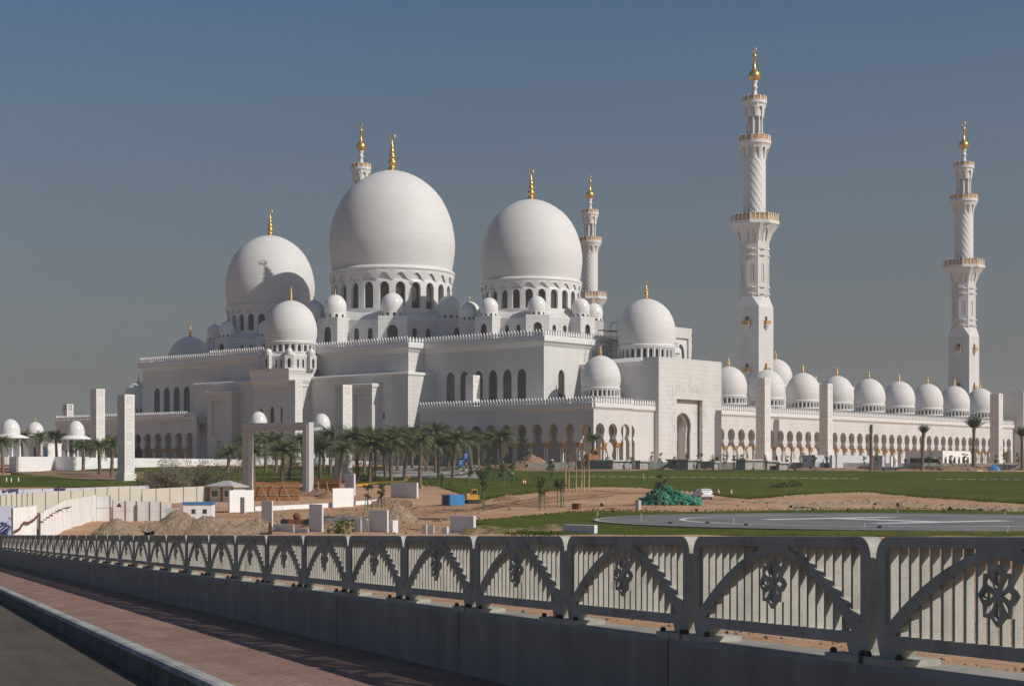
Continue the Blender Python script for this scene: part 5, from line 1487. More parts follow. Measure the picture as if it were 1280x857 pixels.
for i in range(17):
    a, b = P[0]+e*(i/17), P[0]+e*((i+1)/17); c = nn*.15
    vs = []
    for v, z in ((a, zz[i]), (b, zz[i+1])):
        for w in (c, c*1.2):
            for k in (0, .16): vs.append((v.x+w.x, v.y+w.y, v.z+z+.75+k))
    mb.add(vs, [(0,4,5,1),(2,3,7,6),(1,5,7,3),(0,2,6,4)])
mb.build('rust_band', M['rust'], ch2)
loc = AT(120.5, 158); d = 158
t = thing('white_board', 'white two-panel board standing square to the long corrugated hoarding', 'hoarding', loc, YAW)
MB().box(0, 1.25, 0, .06, -.1, 1.12).build('panel', M['white_paint'], t, True); MB().box(0, 1.25, 0, .06, 1.17, 2.3).build('panel', M['white_paint'], t, True)
MB().box(-.06, -.002, -.02, .08, -.1, 2.35).box(1.252, 1.31, -.02, .08, -.1, 2.35).box(-.002, 1.252, .0, .05, 1.121, 1.169).build('frame', M['twig'], t, True)
loc = AT(141, 154); t = thing('board_fence', 'row of weathered white boards, one with a dark red warning triangle', 'hoarding', loc, YAW+.10)
bx = [0, 1.15, 2.15, 3.35, 4.35, 5.3]
for i in range(5):
    a, b = bx[i], bx[i+1]; h = 1.85-.03*i
    p = MB().box(a+.02, b-.02, 0, .05, -.1, h*.5).box(a+.02, b-.02, 0, .05, h*.5+.03, h).build('panel', M['sheet'], t, True)
    MB().box(a-.03, a+.03, -.06, -.005, -.2, h+.08).build('post', M['twig'], t, True)
MB().prism([(.32, 0), (.82, 0), (.57, .42)], 0, .02).xf(lambda v: (v.x, -.012+v.z*.4, 1.32+v.y)).build('warning_triangle', M['rust'], t, True)
MB().box(.5, .64, -.026, -.013, 1.40, 1.50).build('symbol', M['black'], t, True)
MB().box(2.0, 2.24, -.10, -.066, .05, 1.5).build('plank', M['twig'], t, True)
# printed board at the picture edge
loc = AT(-6, 109); loc.z = -5.4; t = thing('printed_board', 'pale board printed with dark blue brush strokes and small red marks', 'sign board', loc, YAW+.35)
MB().box(0, 1.30, 0, .08, -.4, 3.2).build('board', M['lilac'], t, True)
mb = MB(); r = random.Random(12)
for k in range(7):
    z = 1.1+k*.14; x = 1.22-.06*abs(k-3); pts = [(x-.9+.12*j+.05*sin(k+j), -.012, z+.10*sin(j*1.1+k)+.05*j) for j in range(7)]
    mb.tube(pts, [.02, .05, .07, .06, .05, .035, .012], 5)
mb.build('brush_lettering', M['navy'], t, True)
mb = MB()
for k in range(5): mb.box(.85+.1*k, .91+.1*k, -.012, -.002, 2.35-.07*k, 2.5-.07*k)
mb.build('red_mark', M['red'], t, True)

# site hut and cabin
loc, wx, wy, h = cbox(228, 246, 265, 617, 642, 148)
t = thing('site_hut', 'small white site hut with a blue flat roof and two windows', 'hut', AT(229, 150), YAW+.06)
MB().box(0, 2.55, 0, 2.3, -.2, 1.62).build('wall', M['white_paint'], t, True); MB().box(-.08, 2.63, -.08, 2.4, 1.622, 1.82).build('roof', M['blue'], t, True)
for x in (.75, 1.75):
    w = MB().box(x, x+.34, -.03, -.002, .85, 1.2).build('window', M['dark_glass'], t, True); MB().box(x-.05, x+.39, -.018, -.003, .8, .848).build('sill', M['steel'], w, True)
MB().box(-.02, -.002, .4, 1.1, -.1, 1.4).build('door', M['grey_box'], t, True)
for x, px in ((0, 213), (1, 219)):
    single(MB().box(-.45, .45, -.03, .03, -.2, 1.25), 'steel_plate', M['grey_box'], ('upright grey steel plate beside the blue roofed hut' if x else 'upright grey steel plate, the further one from the blue roofed hut'), 'panel', AT(px, 152+x), YAW+.3)
t = thing('cement_tub', 'pale upturned tub on the sand beside the blue roofed hut', 'tub', AT(222, 143), YAW)
MB().lathe([(.75, .0), (.95, .45), (.98, .5), (.9, .5), (.7, .1)], 20).build('tub', M['stone_grey'], t, True)
t = thing('cabin', 'cream cabin with pale hipped roof and red brick corners', 'cabin', AT(277, 212), YAW-.55); t.scale = (.72, .72, .85)
MB().box(-3.0, 0, 0, 3.2, -.2, 2.1).box(.001, 2.6, .0, 3.2, -.2, 2.1).build('wall', M['cream'], t, True)
mb = MB(); mb.prism([(-3.5, -.5), (3.1, -.5), (3.1, 3.7), (-3.5, 3.7)], 2.12, 2.3); mb.prism([(-3.45, -.45), (3.05, -.45), (3.05, 3.65), (-3.45, 3.65)], 2.301, 3.1, top=[(-.8, 1.4), (.4, 1.4), (.4, 1.8), (-.8, 1.8)])
mb.build('roof', M['block'], t, True)
mb = MB()
for k in range(8):
    w = .30 if k % 2 else .2; mb.box(-.001-w, w, -.04, -.002, .0+k*.26, .23+k*.26); mb.box(-3.04, -3.0+w, -.04, -.002, .0+k*.26, .23+k*.26)
    mb.box(2.6-w, 2.64, -.04, -.002, .0+k*.26, .23+k*.26)
mb.build('quoin', M['red'] if False else M['rust'], t, True)
for x0, x1 in ((-2.3, -.9), (.7, 1.9)):
    w = MB().box(x0, x1, -.03, -.003, .75, 1.6).build('window', M['dark_glass'], t, True); MB().box(x0-.08, x1+.08, -.05, -.031, .66, .748).build('sill', M['white_paint'], w, True)

# pale kiosks with domed canopies
def kiosk(label, px, d, ytop, yrim, rdome, rcan, ybase, gold=False):
    zt, zr, z0 = up(px, ytop, d), up(px, yrim, d), up(px, ybase, d); t0 = (px-640)/FPX; loc = W(t0*d, d, z0)
    t = thing('domed_kiosk', label, 'kiosk', loc, .4, 'white domed kiosks'); H = zr-z0; D = zt-zr
    MB().lathe([(rcan*.55, H-.10), (rcan, H-.28), (rcan+.06, H-.2), (rcan*.98, H-.02), (rdome*1.22, H+.42), (rdome*1.12, H+.5)], 36).build('canopy', M['white_paint'], t, True)
    dm = MB().lathe([(rdome*r_, H+.45+z_*(D-.45)) for r_, z_ in ((1, 0), (1.02, .15), (1.02, .3), (.97, .47), (.87, .63), (.72, .78), (.52, .90), (.3, .97), (.12, .997), (.0001, 1))], 36).build('dome', M['gloss'], t, True)
    for k in range(4):
        a = pi/4+k*pi/2; MB().lathe([(.26, -.3), (.2, .2), (.18, H-.4), (.3, H-.12)], 10, rcan*.52*cos(a), rcan*.52*sin(a)).build('column', M['white_paint'], t, True)
    MB().lathe([(rcan*.85, -1.5), (rcan*.85, .02)], 24).build('base', M['white_paint'], t, True)
    if gold: MB().lathe([(r_*rdome*1.3, H+D-.05+z_*rdome*1.3) for r_, z_ in FIN], 8).build('finial', M['gold'], dm, True)
    return t
kiosk('white domed kiosk at the picture edge with a wide flared canopy', 13, 345, 523.5, 546, 1.95, 3.7, 571)
kiosk('white domed kiosk with shaded flared canopy behind the plaza wall', 95, 345, 525.5, 547.5, 1.75, 3.1, 571)
kiosk('far white dome with gilded tip between the two canopied kiosks', 44, 420, 527, 545, 2.1, 2.5, 571, gold=True)
kiosk('white domed kiosk showing above the lintel of the stone frame', 323, 352, 514, 537, 1.85, 3.3, 570)
kiosk('white domed kiosk peeping over the palms beside the broad pylon', 402, 356, 516.5, 538, 1.85, 3.3, 572)
for (a, m, b, yt, yb, lab) in ((36, 49, 57, 553, 571, 'small white flat-roofed hut by the far gilded dome'), (56, 60, 77, 555, 571, 'small white flat-roofed hut with a blue door beside the canopied kiosk')):
    loc, wx, wy, h = cbox(a, m, b, yt, yb, 372)
    t = thing('white_hut', lab, 'hut', loc); MB().box(0, wx, 0, wy, -1, h).box(-.1, wx+.1, -.1, wy+.1, h+.003, h+.25).build('wall', M['white_paint'], t, True)
    MB().box(-.04, -.002, wy*.3, wy*.3+.9, .1, 2.2).build('door', M['blue'] if a > 50 else M['dark_glass'], t, True)
# plaza wall
def polywall(name, pts, mat, lab, th=.5):
    P = [(W((px-640)/FPX*d, d), up(px, yt, d), up(px, yb, d)) for px, d, yt, yb in pts]; o0 = P[0][0].copy(); o0.z = P[0][2]; mb = MB()
    for (a, t0, b0), (b, t1, b1) in zip(P, P[1:]):
        e = (b-a).normalized(); n = Vector((-e.y, e.x, 0))*th
        vs = [(a, b0-.8), (b, b1-.8), (b+n, b1-.8), (a+n, b0-.8), (a, t0), (b, t1), (b+n, t1), (a+n, t0)]
        mb.add([(v.x-o0.x, v.y-o0.y, z-o0.z) for v, z in vs], [(3,2,1,0),(4,5,6,7),(0,1,5,4),(1,2,6,5),(2,3,7,6),(3,0,4,7)])
    return single(mb, name, mat, lab, 'wall', o0)
polywall('plaza_wall', [(11.5, 338, 570.5, 590), (23, 330, 570.5, 592.5)], M['white_paint'], 'short white return wall at the corner of the plaza')
polywall('plaza_wall', [(23.3, 330, 570.5, 592.5), (68, 343, 570.5, 591)], M['white_paint'], 'tall white plaza wall with a palm shadow falling on it')
polywall('plaza_wall', [(68.3, 343, 570.5, 591), (92, 337, 570.8, 588), (113, 345, 571.5, 587), (270, 362, 573.5, 584), (520, 372, 577, 582)], M['white_paint'], 'long low white plaza wall running behind the lawn and palms')
# terrace edge in front of the mosque
polywall('terrace_wall', [(660, 319, 578.5, 590), (720, 319, 577, 590), (1000, 320, 577.5, 590), (1320, 321, 580, 590)], M['stone_grey'], 'low grey terrace wall along the foot of the mosque')
for a, m, b, yt, yb, lab in ((722, 766, 791, 574.5, 587, 'grey planter block with pale cap below the arcade corner'), (794, 800, 812, 575, 587, 'small grey planter block at the foot of the portal side'), (834, 860, 873, 573.5, 586.5, 'dark sided planter block in front of the portal gateway'), (875, 893, 897, 576, 587, 'low dark planter block at the portal corner'), (920, 931.5, 954, 573.5, 586.5, 'pale planter block with overhanging cap at the start of the long arcade'), (956, 959, 970, 575, 586.5, 'narrow planter block beside the capped one'), (971, 974, 985.5, 577, 586.5, 'small pale planter block, last of the group at the arcade')):
    loc, wx, wy, h = cbox(a, m, b, yt, yb+1, 314)
    t = thing('planter_block', lab, 'planter', loc); MB().box(0, wx, 0, wy, -.4, h-.3).build('body', M['stone_grey'], t, True); MB().box(-.35, wx+.3, -.35, wy+.2, h-.297, h).build('cap', M['block'], t, True)
for a, m, b, yt, yb, mt_, lab in ((1003, 1019, 1030, 568.5, 584, 'barrier', 'pale site enclosure block at the foot of the arcade pylon'), (1037, 1040, 1089, 568.5, 582.5, 'barrier', 'long pale blue-grey site hoarding before the arcade'), (1090, 1103, 1106, 569, 584, 'barrier', 'short pale hoarding corner behind the bare palm trunk'), (1112, 1114, 1122, 569.5, 583, 'white_paint', 'narrow white booth beside the small white building'), (1103, 1105, 1170, 583.3, 588.5, 'dark_hoard', 'long low black barrier in front of the small white building'), (1012, 1014, 1074, 583, 587.5, 'dark_hoard', 'low black barrier in front of the pale hoarding'), (1245, 1247, 1290, 580.5, 588, 'dark_hoard', 'low dark barrier at the far end of the terrace'), (1278, 1279, 1300, 577, 592, 'blue', 'blue-grey crate at the picture edge beyond the terrace')):
    loc, wx, wy, h = cbox(a, m, b, yt, yb+2, 317 if mt_ != 'dark_hoard' else 314)
    single(MB().box(0, wx, 0, wy, -.4, h), 'site_hoarding', M[mt_], lab, 'hoarding', loc)
loc, wx, wy, h = cbox(1132, 1178.5, 1214, 563, 583, 327)
t = thing('small_building', 'small white flat-roofed building with a row of tiny arches and a wide dark opening', 'building', loc)
me = filled([(0, -.4), (wx, -.4), (wx, h), (0, h)], [arch_pts(wx*(k+.6)/6.2, wx*.085, .3, h*.5, h*.66, n=4) for k in range(6)], .2)
mb = MB().mesh(me, lambda c: (c.x, .1-c.z, c.y)); mb.box(0, .25, .21, wy*.12, -.4, h); mb.box(0, .25, wy*.90, wy, -.4, h); mb.box(0, .25, wy*.12, wy*.90, h*.55, h); mb.box(.26, wx, .21, wy, h-.3, h-.02); mb.box(.26, wx, wy-.3, wy-.01, -.4, h-.31)
fixn(mb.build('wall', M['white_paint'], t, True)); MB().box(.3, wx-.2, .3, wy-.4, -.3, h*.5).build('opening_shade', M['dark_hoard'], t, True)  # near-black block stands in for the shade behind the wide opening
# stepping slabs on the lawn
sl0 = None
xs = [715+12.6*k for k in range(29)]+[1172+14*k for k in range(9)]
for i, px in enumerate(xs):
    y = 596.6+.0072*(px-715); p, d = GP(px, y); p.z += .10
    if sl0 is None: sl0 = single(MB().box(-.62, .62, -.55, .55, -.1, .12), 'stepping_slab', M['block'], 'pale stepping slab in the dashed line across the lawn', 'paving slab', p, YAW, 'stepping slabs across the lawn')
    else: dup(sl0, p, label='pale stepping slab in the dashed line across the lawn' , tree={})

# ------------------------------------------------------------------ vehicles, machines, small things
def car():
    p, d = GP(877, 624.6); t = thing('parked_car', 'white hatchback parked on the sand track beside the green sack heap', 'car', p, YAW+radians(90)+.27)
    # local +x = front of the car
    def loft(secs, name, mat, par):   # sections: (x, half width low, half width high, z low, z high)
        mb = MB(); vs = []
        for x, wl, wh, zl, zh in secs:
            vs += [(x, -wl, zl), (x, wl, zl), (x, wl*1.03, (zl+zh)/2), (x, wh, zh), (x, -wh, zh), (x, -wl*1.03, (zl+zh)/2)]
        k = 6; m = len(secs)
        mb.add(vs, [(j*k+i, j*k+(i+1) % k, (j+1)*k+(i+1) % k, (j+1)*k+i) for j in range(m-1) for i in range(k)]+[tuple(reversed(range(k))), tuple(range((m-1)*k, m*k))])
        o = fixn(mb.build(name, mat, par, True)); bv = o.modifiers.new('b', 'BEVEL'); bv.width = .05; bv.segments = 3; bv.limit_method = 'ANGLE'; o.data.polygons.foreach_set('use_smooth', [True]*len(o.data.polygons)); return o
    b = loft([(-2.02, .74, .70, .42, .78), (-1.95, .82, .78, .26, .98), (-1.2, .85, .80, .22, 1.0), (.6, .85, .80, .22, .96), (1.3, .84, .76, .24, .86), (1.9, .76, .66, .28, .70), (2.02, .62, .56, .36, .58)], 'body', M['car'], t)
    loft([(-1.92, .74, .60, .94, 1.10), (-1.62, .76, .60, .95, 1.42), (-.9, .77, .61, .95, 1.47), (.1, .77, .60, .94, 1.44), (1.05, .72, .55, .90, .96)], 'roof', M['car'], t)
    g = [MB().add([(-1.93, -.60, 1.02), (-1.93, .60, 1.02), (-1.70, .54, 1.36), (-1.70, -.54, 1.36), (-1.9, -.6, 1.02), (-1.9, .6, 1.02), (-1.67, .54, 1.36), (-1.67, -.54, 1.36)], [(0,1,2,3),(7,6,5,4)])]
    g[0].build('rear_window', M['carglass'], t, True)
    for sg in (-1, 1):
        q = [(-1.45, 1.02), (.75, 1.0), (.15, 1.36), (-1.3, 1.38)]
        vs = [(x, sg*(.79-.165*(z-.98)/.45+.012), z) for x, z in q]; vs2 = [(x, y-sg*.02, z) for x, y, z in vs]
        MB().add(vs+vs2, [(0,1,2,3),(7,6,5,4)]).build('side_window', M['carglass'], t, True)
        MB().box(-2.035, -1.9, *(sorted((sg*.56, sg*.80))), .72, .92).build('tail_light', M['taillight'], t, True)
        for x in (-1.28, 1.3):
            w = MB().lathe([(.2, -.11), (.31, -.11), (.33, -.06), (.33, .06), (.31, .11), (.2, .11)], 24).xf(lambda v: (x+v.x, sg*.76+v.z, .32+v.y)).build('wheel', M['rubber'], t, True)
            MB().lathe([(.20, -.10), (.20, .10)], 16).xf(lambda v: (x+v.x, sg*.765+v.z, .32+v.y)).build('rim', M['steel'], w, True)
        MB().box(.55, .72, *(sorted((sg*.84, sg*1.0))), .92, 1.06).build('mirror', M['car'], t, True)
    MB().box(-2.05, -2.01, -.26, .26, .62, .74).build('number_plate', M['white_paint'], t, True)
    MB().box(-2.06, -1.98, -.7, .7, .32, .42).build('bumper', M['rubber'], t, True)
car()
def cone(px, yb, lab):
    p, d = GP(px, yb); t = thing('traffic_cone', lab, 'traffic cone', p, 0, 'orange traffic cones')
    MB().box(-.24, .24, -.24, .24, 0, .05).build('base', M['orange'], t, True)
    MB().lathe([(.2, .05), (.14, .36)], 14).build('cone', M['orange'], t, True); MB().lathe([(.14, .361), (.10, .58)], 14).build('band', M['white_paint'], t, True); MB().lathe([(.10, .581), (.045, .85), (.001, .86)], 14).build('tip', M['orange'], t, True)
cone(898, 618, 'orange and white traffic cone closest to the white hatchback'); cone(914, 618.5, 'orange and white traffic cone further from the white hatchback')
cone(654, 605, 'red and white cone on the lawn by the small post'); cone(656.5, 605.5, 'red and white cone touching its twin on the lawn')
# heap of green sacks
r = random.Random(9); sk = []
for s in range(4):
    mb = MB(); n = 10; vs = []
    for j in range(6):
        for i in range(n):
            a = 2*pi*i/n; z = -1+2*j/5; rr = sqrt(max(.03, 1-z*z))*(1+r.uniform(-.3, .28)); vs.append((.55*rr*cos(a), .38*rr*sin(a), .24*z+r.uniform(-.06, .06)))
    mb.add(vs, [(j*n+i, j*n+(i+1) % n, (j+1)*n+(i+1) % n, (j+1)*n+i) for j in range(5) for i in range(n)]+[tuple(reversed(range(n))), tuple(range(5*n, 6*n))])
    o = mb.build('sack', M['green_bag']); sk.append(o.data); bpy.data.objects.remove(o)
P0, d0 = GP(838, 630.5)
sc = d0/FPX
for k in range(190):
    u = r.random(); x = (-36+72*u)*sc; hmax = (26*math.exp(-((u-.32)/.20)**2)+13*math.exp(-((u-.68)/.2)**2)+3)*sc
    y = r.uniform(-1.8, 2.6); f = 1-abs(y-.4)/2.4; z = r.uniform(0, 1)**.6*hmax*max(.1, f)*.93
    w = P0+RT*x+FW*y
    o = bpy.data.objects.new('green_sack', sk[k % 4]); COL.objects.link(o); o.location = (w.x, w.y, tz(*latd(w.x, w.y))+z+.1); o.rotation_euler = (r.uniform(-.9, .9), r.uniform(-.9, .9), r.uniform(0, 6)); s = r.uniform(.65, 1.2); o.scale = (s, s, s)
    tag(o, 'crumpled green plastic sack in the heap beside the white hatchback', 'sack', 'green sacks in a heap')
# people
def skinned(name, verts, edges, radii, mat, parent):
    me = bpy.data.meshes.new(name); me.from_pydata(verts, edges, []); o = bpy.data.objects.new(name, me); COL.objects.link(o)
    m = o.modifiers.new('skin', 'SKIN'); m.use_smooth_shade = True
    for i, v in enumerate(me.skin_vertices[0].data): v.radius = (radii[i],)*2; v.use_root = (i == 0)
    sb = o.modifiers.new('sub', 'SUBSURF'); sb.levels = 1; sb.render_levels = 1
    dg = bpy.context.evaluated_depsgraph_get(); m2 = bpy.data.meshes.new_from_object(o.evaluated_get(dg)); bpy.data.objects.remove(o)
    m2.materials.clear(); m2.materials.append(mat); ob = bpy.data.objects.new(name, m2); COL.objects.link(ob); ob.parent = parent; return ob
def person(px, yb, lab, cloth, d=None, rot=0., arms=(.25, -.2), vest=None):
    if d is None: p, d = GP(px, yb)
    else: p = AT(px, d); p.z = up(px, yb, d)
    t = thing('person', lab, 'person', p, YAW+rot)
    V = [(0,0,.93),(0,0,1.15),(0,0,1.38),(0,0,1.50),(0,.01,1.60),(0,.02,1.70),(.10,0,.88),(.12,.02,.48),(.13,-.02,.08),(.13,-.16,.04),(-.10,0,.88),(-.13,-.04,.48),(-.14,.04,.08),(-.14,-.10,.04),
         (.19,0,1.40),(.27,-arms[0]*.4,1.14),(.28,-arms[0],.92),(.28,-arms[0]-.04,.84),(-.19,0,1.40),(-.27,-arms[1]*.4,1.14),(-.28,-arms[1],.92),(-.28,-arms[1]-.04,.84)]
    E = [(0,1),(1,2),(2,3),(3,4),(4,5),(0,6),(6,7),(7,8),(8,9),(0,10),(10,11),(11,12),(12,13),(2,14),(14,15),(15,16),(16,17),(2,18),(18,19),(19,20),(20,21)]
    R = [.13,.12,.13,.055,.09,.085,.085,.06,.045,.04,.085,.06,.045,.04,.06,.045,.035,.035,.06,.045,.035,.035]
    skinned('body', V, E, R, M['skin'], t)
    keep = [0,1,2,6,7,8,10,11,12,14,15,16,18,19,20]; ix = {k: i for i, k in enumerate(keep)}
    skinned('overalls', [V[k] for k in keep], [(ix[a], ix[b]) for a, b in E if a in ix and b in ix], [R[k]+.022 for k in keep], cloth, t)
    if vest: skinned('vest', [V[0], V[1], V[2]], [(0, 1), (1, 2)], [.17, .165, .17], vest, t)
    MB().sphere((0, .02, 1.71), .10, 12, 8, .75).lathe([(.13, 1.70), (.10, 1.72)], 12, 0, -.01).build('cap', M['white_paint'], t, True)
person(804, 606.3, 'person in green workwear and a bright vest standing on the lawn behind the sack heap', M['green_cloth'], rot=.8, vest=M['hivis'])
person(1132, 583, 'worker in blue overalls beside the small white building', M['blue_cloth'], d=315, rot=-.5)
person(1119, 583, 'worker in pale clothing at the narrow white booth', M['cream'], d=315, rot=.4)
person(1034, 580, 'worker in dark clothing at the pale enclosure by the arcade pylon', M['navy'], d=317, rot=.2)
# machines
def digger(px, yb, d, lab, mat, s=1., rot=0., arm=True, name='digger'):
    if d is None: p, d = GP(px, yb)
    else: p = AT(px, d); p.z = up(px, yb, d)
    t = thing(name, lab, name, p, YAW+rot); t.scale = (s,)*3
    for y in (-.95, .95):
        prof = [(1.5*cos(a)*(1 if True else 1), .42+.42*sin(a)) for a in [2*pi*k/20 for k in range(20)]]
        mb = MB(); vs = []
        for sy in (-.22, .22):
            for x, z in prof: vs.append((max(-1.45, min(1.45, x*1.15)), y+sy, z))
        mb.add(vs, [tuple(reversed(range(20))), tuple(range(20, 40))]+[(i, (i+1) % 20, 20+(i+1) % 20, 20+i) for i in range(20)]); fixn(mb.build('track', M['rubber'], t, True))
    b = MB().box(-1.6, 1.2, -.95, .95, .9, 1.75).box(-1.6, -.7, -.9, .9, 1.752, 2.1).build('body', mat, t, True)
    c = MB().box(-.5, .75, -.9, .1, 1.752, 2.9).build('cab', mat, t, True)
    MB().box(.752, .77, -.8, 0, 1.95, 2.75).box(-.4, .65, -.92, -.902, 1.95, 2.75).build('window', M['carglass'], c, True)
    if arm:
        a = MB().tube([(1.1, .4, 1.6), (2.3, .4, 3.4), (3.6, .4, 3.3)], [.2, .22, .16], 4, smooth=False).build('boom', mat, t, True)
        MB().tube([(3.5, .4, 3.4), (4.0, .4, 1.6)], [.16, .12], 4, smooth=False).build('stick', mat, t, True)
        MB().prism([(3.6, .05), (4.4, .05), (4.5, .75), (3.6, .75)], .9, 1.6, top=[(3.85, .1), (4.2, .1), (4.2, .7), (3.85, .7)]).build('bucket', M['steel'], t, True)
digger(741, 579.5, 321, 'orange tracked digger working before the sunlit arcade corner', M['machine_orange'], .9, .5)
digger(590, 629.5, None, 'small yellow tracked machine beside the blue steel container', M['yellow'], .62, .5, arm=False, name='loader')
loc, wx, wy, h = cbox(552, 562.5, 581, 618, 632.5)
t = thing('blue_container', 'blue steel container on bare earth beside the yellow machine', 'container', loc); b = MB().box(0, wx, 0, wy, .05, h).build('body', M['blue'], t, True)
mb = MB()
for k in range(7): mb.box(wx*(k+.3)/7, wx*(k+.6)/7, -.03, -.003, .15, h-.1)
mb.build('rib', M['blue'], b, True); MB().box(-.03, -.003, wy*.2, wy*.8, .15, h-.15).build('door', M['navy'], t, True)
loc, wx, wy, h = cbox(794, 798, 801.5, 625, 637.5)
t = thing('grey_cabinet', 'light grey electrical cabinet on the sand beside the sack heap', 'cabinet', loc); MB().box(0, wx, 0, wy, -.1, h).build('box', M['grey_box'], t, True); MB().box(.04, wx-.04, -.025, -.003, .15, h-.1).build('door', M['grey_box'], t, True)
loc, wx, wy, h = cbox(716, 723, 727.5, 630, 637)
t = thing('rusty_drum_box', 'rusty brown steel box lying on the sand by the lawn', 'box', loc, .2); MB().box(0, wx, 0, wy, 0, h).build('box', M['rust'], t, True); MB().box(-.05, wx+.05, -.05, wy+.05, h+.002, h+.08).build('lid', M['rust'], t, True)
loc, wx, wy, h = cbox(750.5, 753, 755, 628, 633.5)
t = thing('dark_crate', 'small dark crate with a pale lid standing on the sand', 'crate', loc); MB().box(0, wx, 0, wy, 0, h*.8).build('box', M['dark_hoard'], t, True); MB().box(-.04, wx+.04, -.04, wy+.04, h*.802, h).build('lid', M['grey_box'], t, True)
# rusty scrap and pallets between the slabs
p, d = GP(374, 656); t = thing('scrap_machine', 'rusty dark red concrete mixer lying between the two tall slabs', 'mixer', p, YAW)
MB().lathe([(.15, -.4), (.30, -.25), (.33, .1), (.22, .35), (.18, .4)], 16).xf(lambda v: (v.x-.2, v.z*.8, v.y+.75)).build('drum', M['rust'], t, True); MB().box(-1.5, 1.1, -.5, .5, .1, .5).build('frame', M['rust'], t, True)
for x in (-1.2, .8): MB().lathe([(.32, -.08), (.32, .08)], 16).xf(lambda v: (x+v.x, -.58+v.z, .25+v.y)).build('wheel', M['rubber'], t, True)
for px, y, lab in ((430, 650, 'flat pile of grey sheet lying on the sand'), (418, 652, 'second flat grey sheet beside the dark pipes')):
    p, d = GP(px, y); single(MB().box(-1.2, 1.2, -1, 1, 0, .25).box(-1.0, 1.1, -.8, .9, .253, .35), 'sheet_pile', M['steel'], lab, 'sheets', p, YAW+.3)
p, d = GP(412, 648); mb = MB()
for k in range(5): mb.tube([(-1.2+.1*k, k*.22, .1+.05*(k % 2)), (1.3, k*.25-.2, .12)], .08, 6)
single(mb, 'pipe_bundle', M['dark_hoard'], 'loose bundle of dark pipes on the sand', 'pipes', p, YAW)
p, d = GP(530, 649.5); single(MB().add([(-2.2, -.5, .02), (2.3, -.2, .02), (2.1, .7, .05), (-1.8, .6, .05), (-2.2, -.5, .12), (2.3, -.2, .10), (2.1, .7, .14), (-1.8, .6, .16)], [(3,2,1,0),(4,5,6,7),(0,1,5,4),(1,2,6,5),(2,3,7,6),(3,0,4,7)]), 'dark_sheet', M['dark_hoard'], 'dark sheet lying flat on the sand beside the sand cone', 'sheet', p, YAW)
pts = []
for k in range(20):
    px = 210+20*k/19; pts.append(AT(px, 141-6*sin(k/19*pi)+k*.2)); pts[-1].z += 1.0*sin(pi*k/19)**.5+.05
o = MB().tube(pts, .035, 5).build('cable', M['dark_hoard']); tag(o, 'dark cable lying over the low sand heap', 'cable')
p, d = GP(396, 660); 
hedge(416, 437, 667, 667, 1.0, 'dusty yellow-green bush between two tall slabs', mat='palm', name='bush', dens=150)
# road signs among the palms
def sign(px, y0, y1, w, ybase, lab, face, pole=True):
    d = row_d(px, ybase, 60.); p = AT(px, d); t = thing('road_sign', lab, 'road sign', p, YAW); s = d/FPX; H = (ybase-y1)*s; h = (y1-y0)*s; w = w*s
    b = MB().box(-w/2, w/2, -.05, .05, H, H+h).build('panel', M[face], t, True)
    if face == 'blue_sign':
        MB().box(-w*.3, w*.3, -.062, -.052, H+h*.58, H+h*.70).box(-w*.3, w*.1, -.062, -.052, H+h*.32, H+h*.42).box(-w*.04, w*.04, -.062, -.052, H+h*.12, H+h*.28).build('marking', M['white_paint'], b, True)
    if face == 'white_paint': MB().box(-w*.28, -w*.08, -.062, -.052, H+h*.15, H+h*.85).box(w*.08, w*.28, -.062, -.052, H+h*.15, H+h*.85).build('marking', M['black'], b, True)
    for k in range(6): MB().box(-.09, .09, -.04, .04, H*k/6-.1*(k == 0), H*(k+1)/6-.003).build('pole_band', M['black'] if k % 2 else M['white_paint'], t, True)
sign(576.5, 572.5, 582, 7, 598, 'lower blue square road sign on a banded pole', 'blue_sign')
sign(582.8, 564.7, 574, 6, 597, 'upper blue square road sign among the palms', 'blue_sign')
sign(176.5, 556.5, 564.5, 4.5, 580, 'small white road sign with black strokes before the shaded arches', 'white_paint')
# lights and posts round the landing pad
for i, (px, y) in enumerate(((766.5, 642), (749.5, 651), (870.5, 640.5), (884, 658.2), (838, 658.5), (932.5, 661), (1016, 640), (1099.5, 664.5), (1180, 643), (1060, 641))):
    p, d = GP(px, y); p.z += .12
    t = thing('pad_light', f'small black floodlight on the landing pad edge, {ORDN[i]} of those set round it', 'light', p, i*.7, 'floodlights round the landing pad')
    MB().box(-.08, .08, -.06, .06, 0, .08).build('base', M['steel'], t, True); MB().box(-.14, .14, -.11, .11, .08, .32).build('head', M['black'], t, True)
for i, (px, y0, y1) in enumerate(((747, 639, 648), (801.5, 641, 656), (884.5, 635, 642), (917, 647, 660), (997, 634, 641), (1081, 653, 665), (1122, 636, 643), (1256, 637, 646), (1260, 656, 668))):
    p, d = GP(px, y1); h = (y1-y0)*d/FPX; t = thing('marker_post', f'thin pale marker post by the landing pad, {ORDN[i]} one going along the lawn', 'post', p, 0, 'marker posts round the landing pad')
    MB().tube([(-.25, 0, -.1), (0, 0, h)], .03, 6).tube([(.25, 0, -.1), (0, 0, h*.98)], .03, 6).build('post', M['grey_box'], t, True)
for i, (px, y) in enumerate(((8, 603), (14, 603.5), (23, 603))):
    p, d = GP(px, y); single(MB().lathe([(.10, -.1), (.10, .75), (.05, .85)], 8), 'bollard', M['white_paint'], ('short white bollard on the lawn nearest the banner end', 'short white bollard in the middle of the lawn trio', 'short white bollard standing apart from the lawn pair')[i], 'bollard', p, 0, 'white bollards on the lawn')
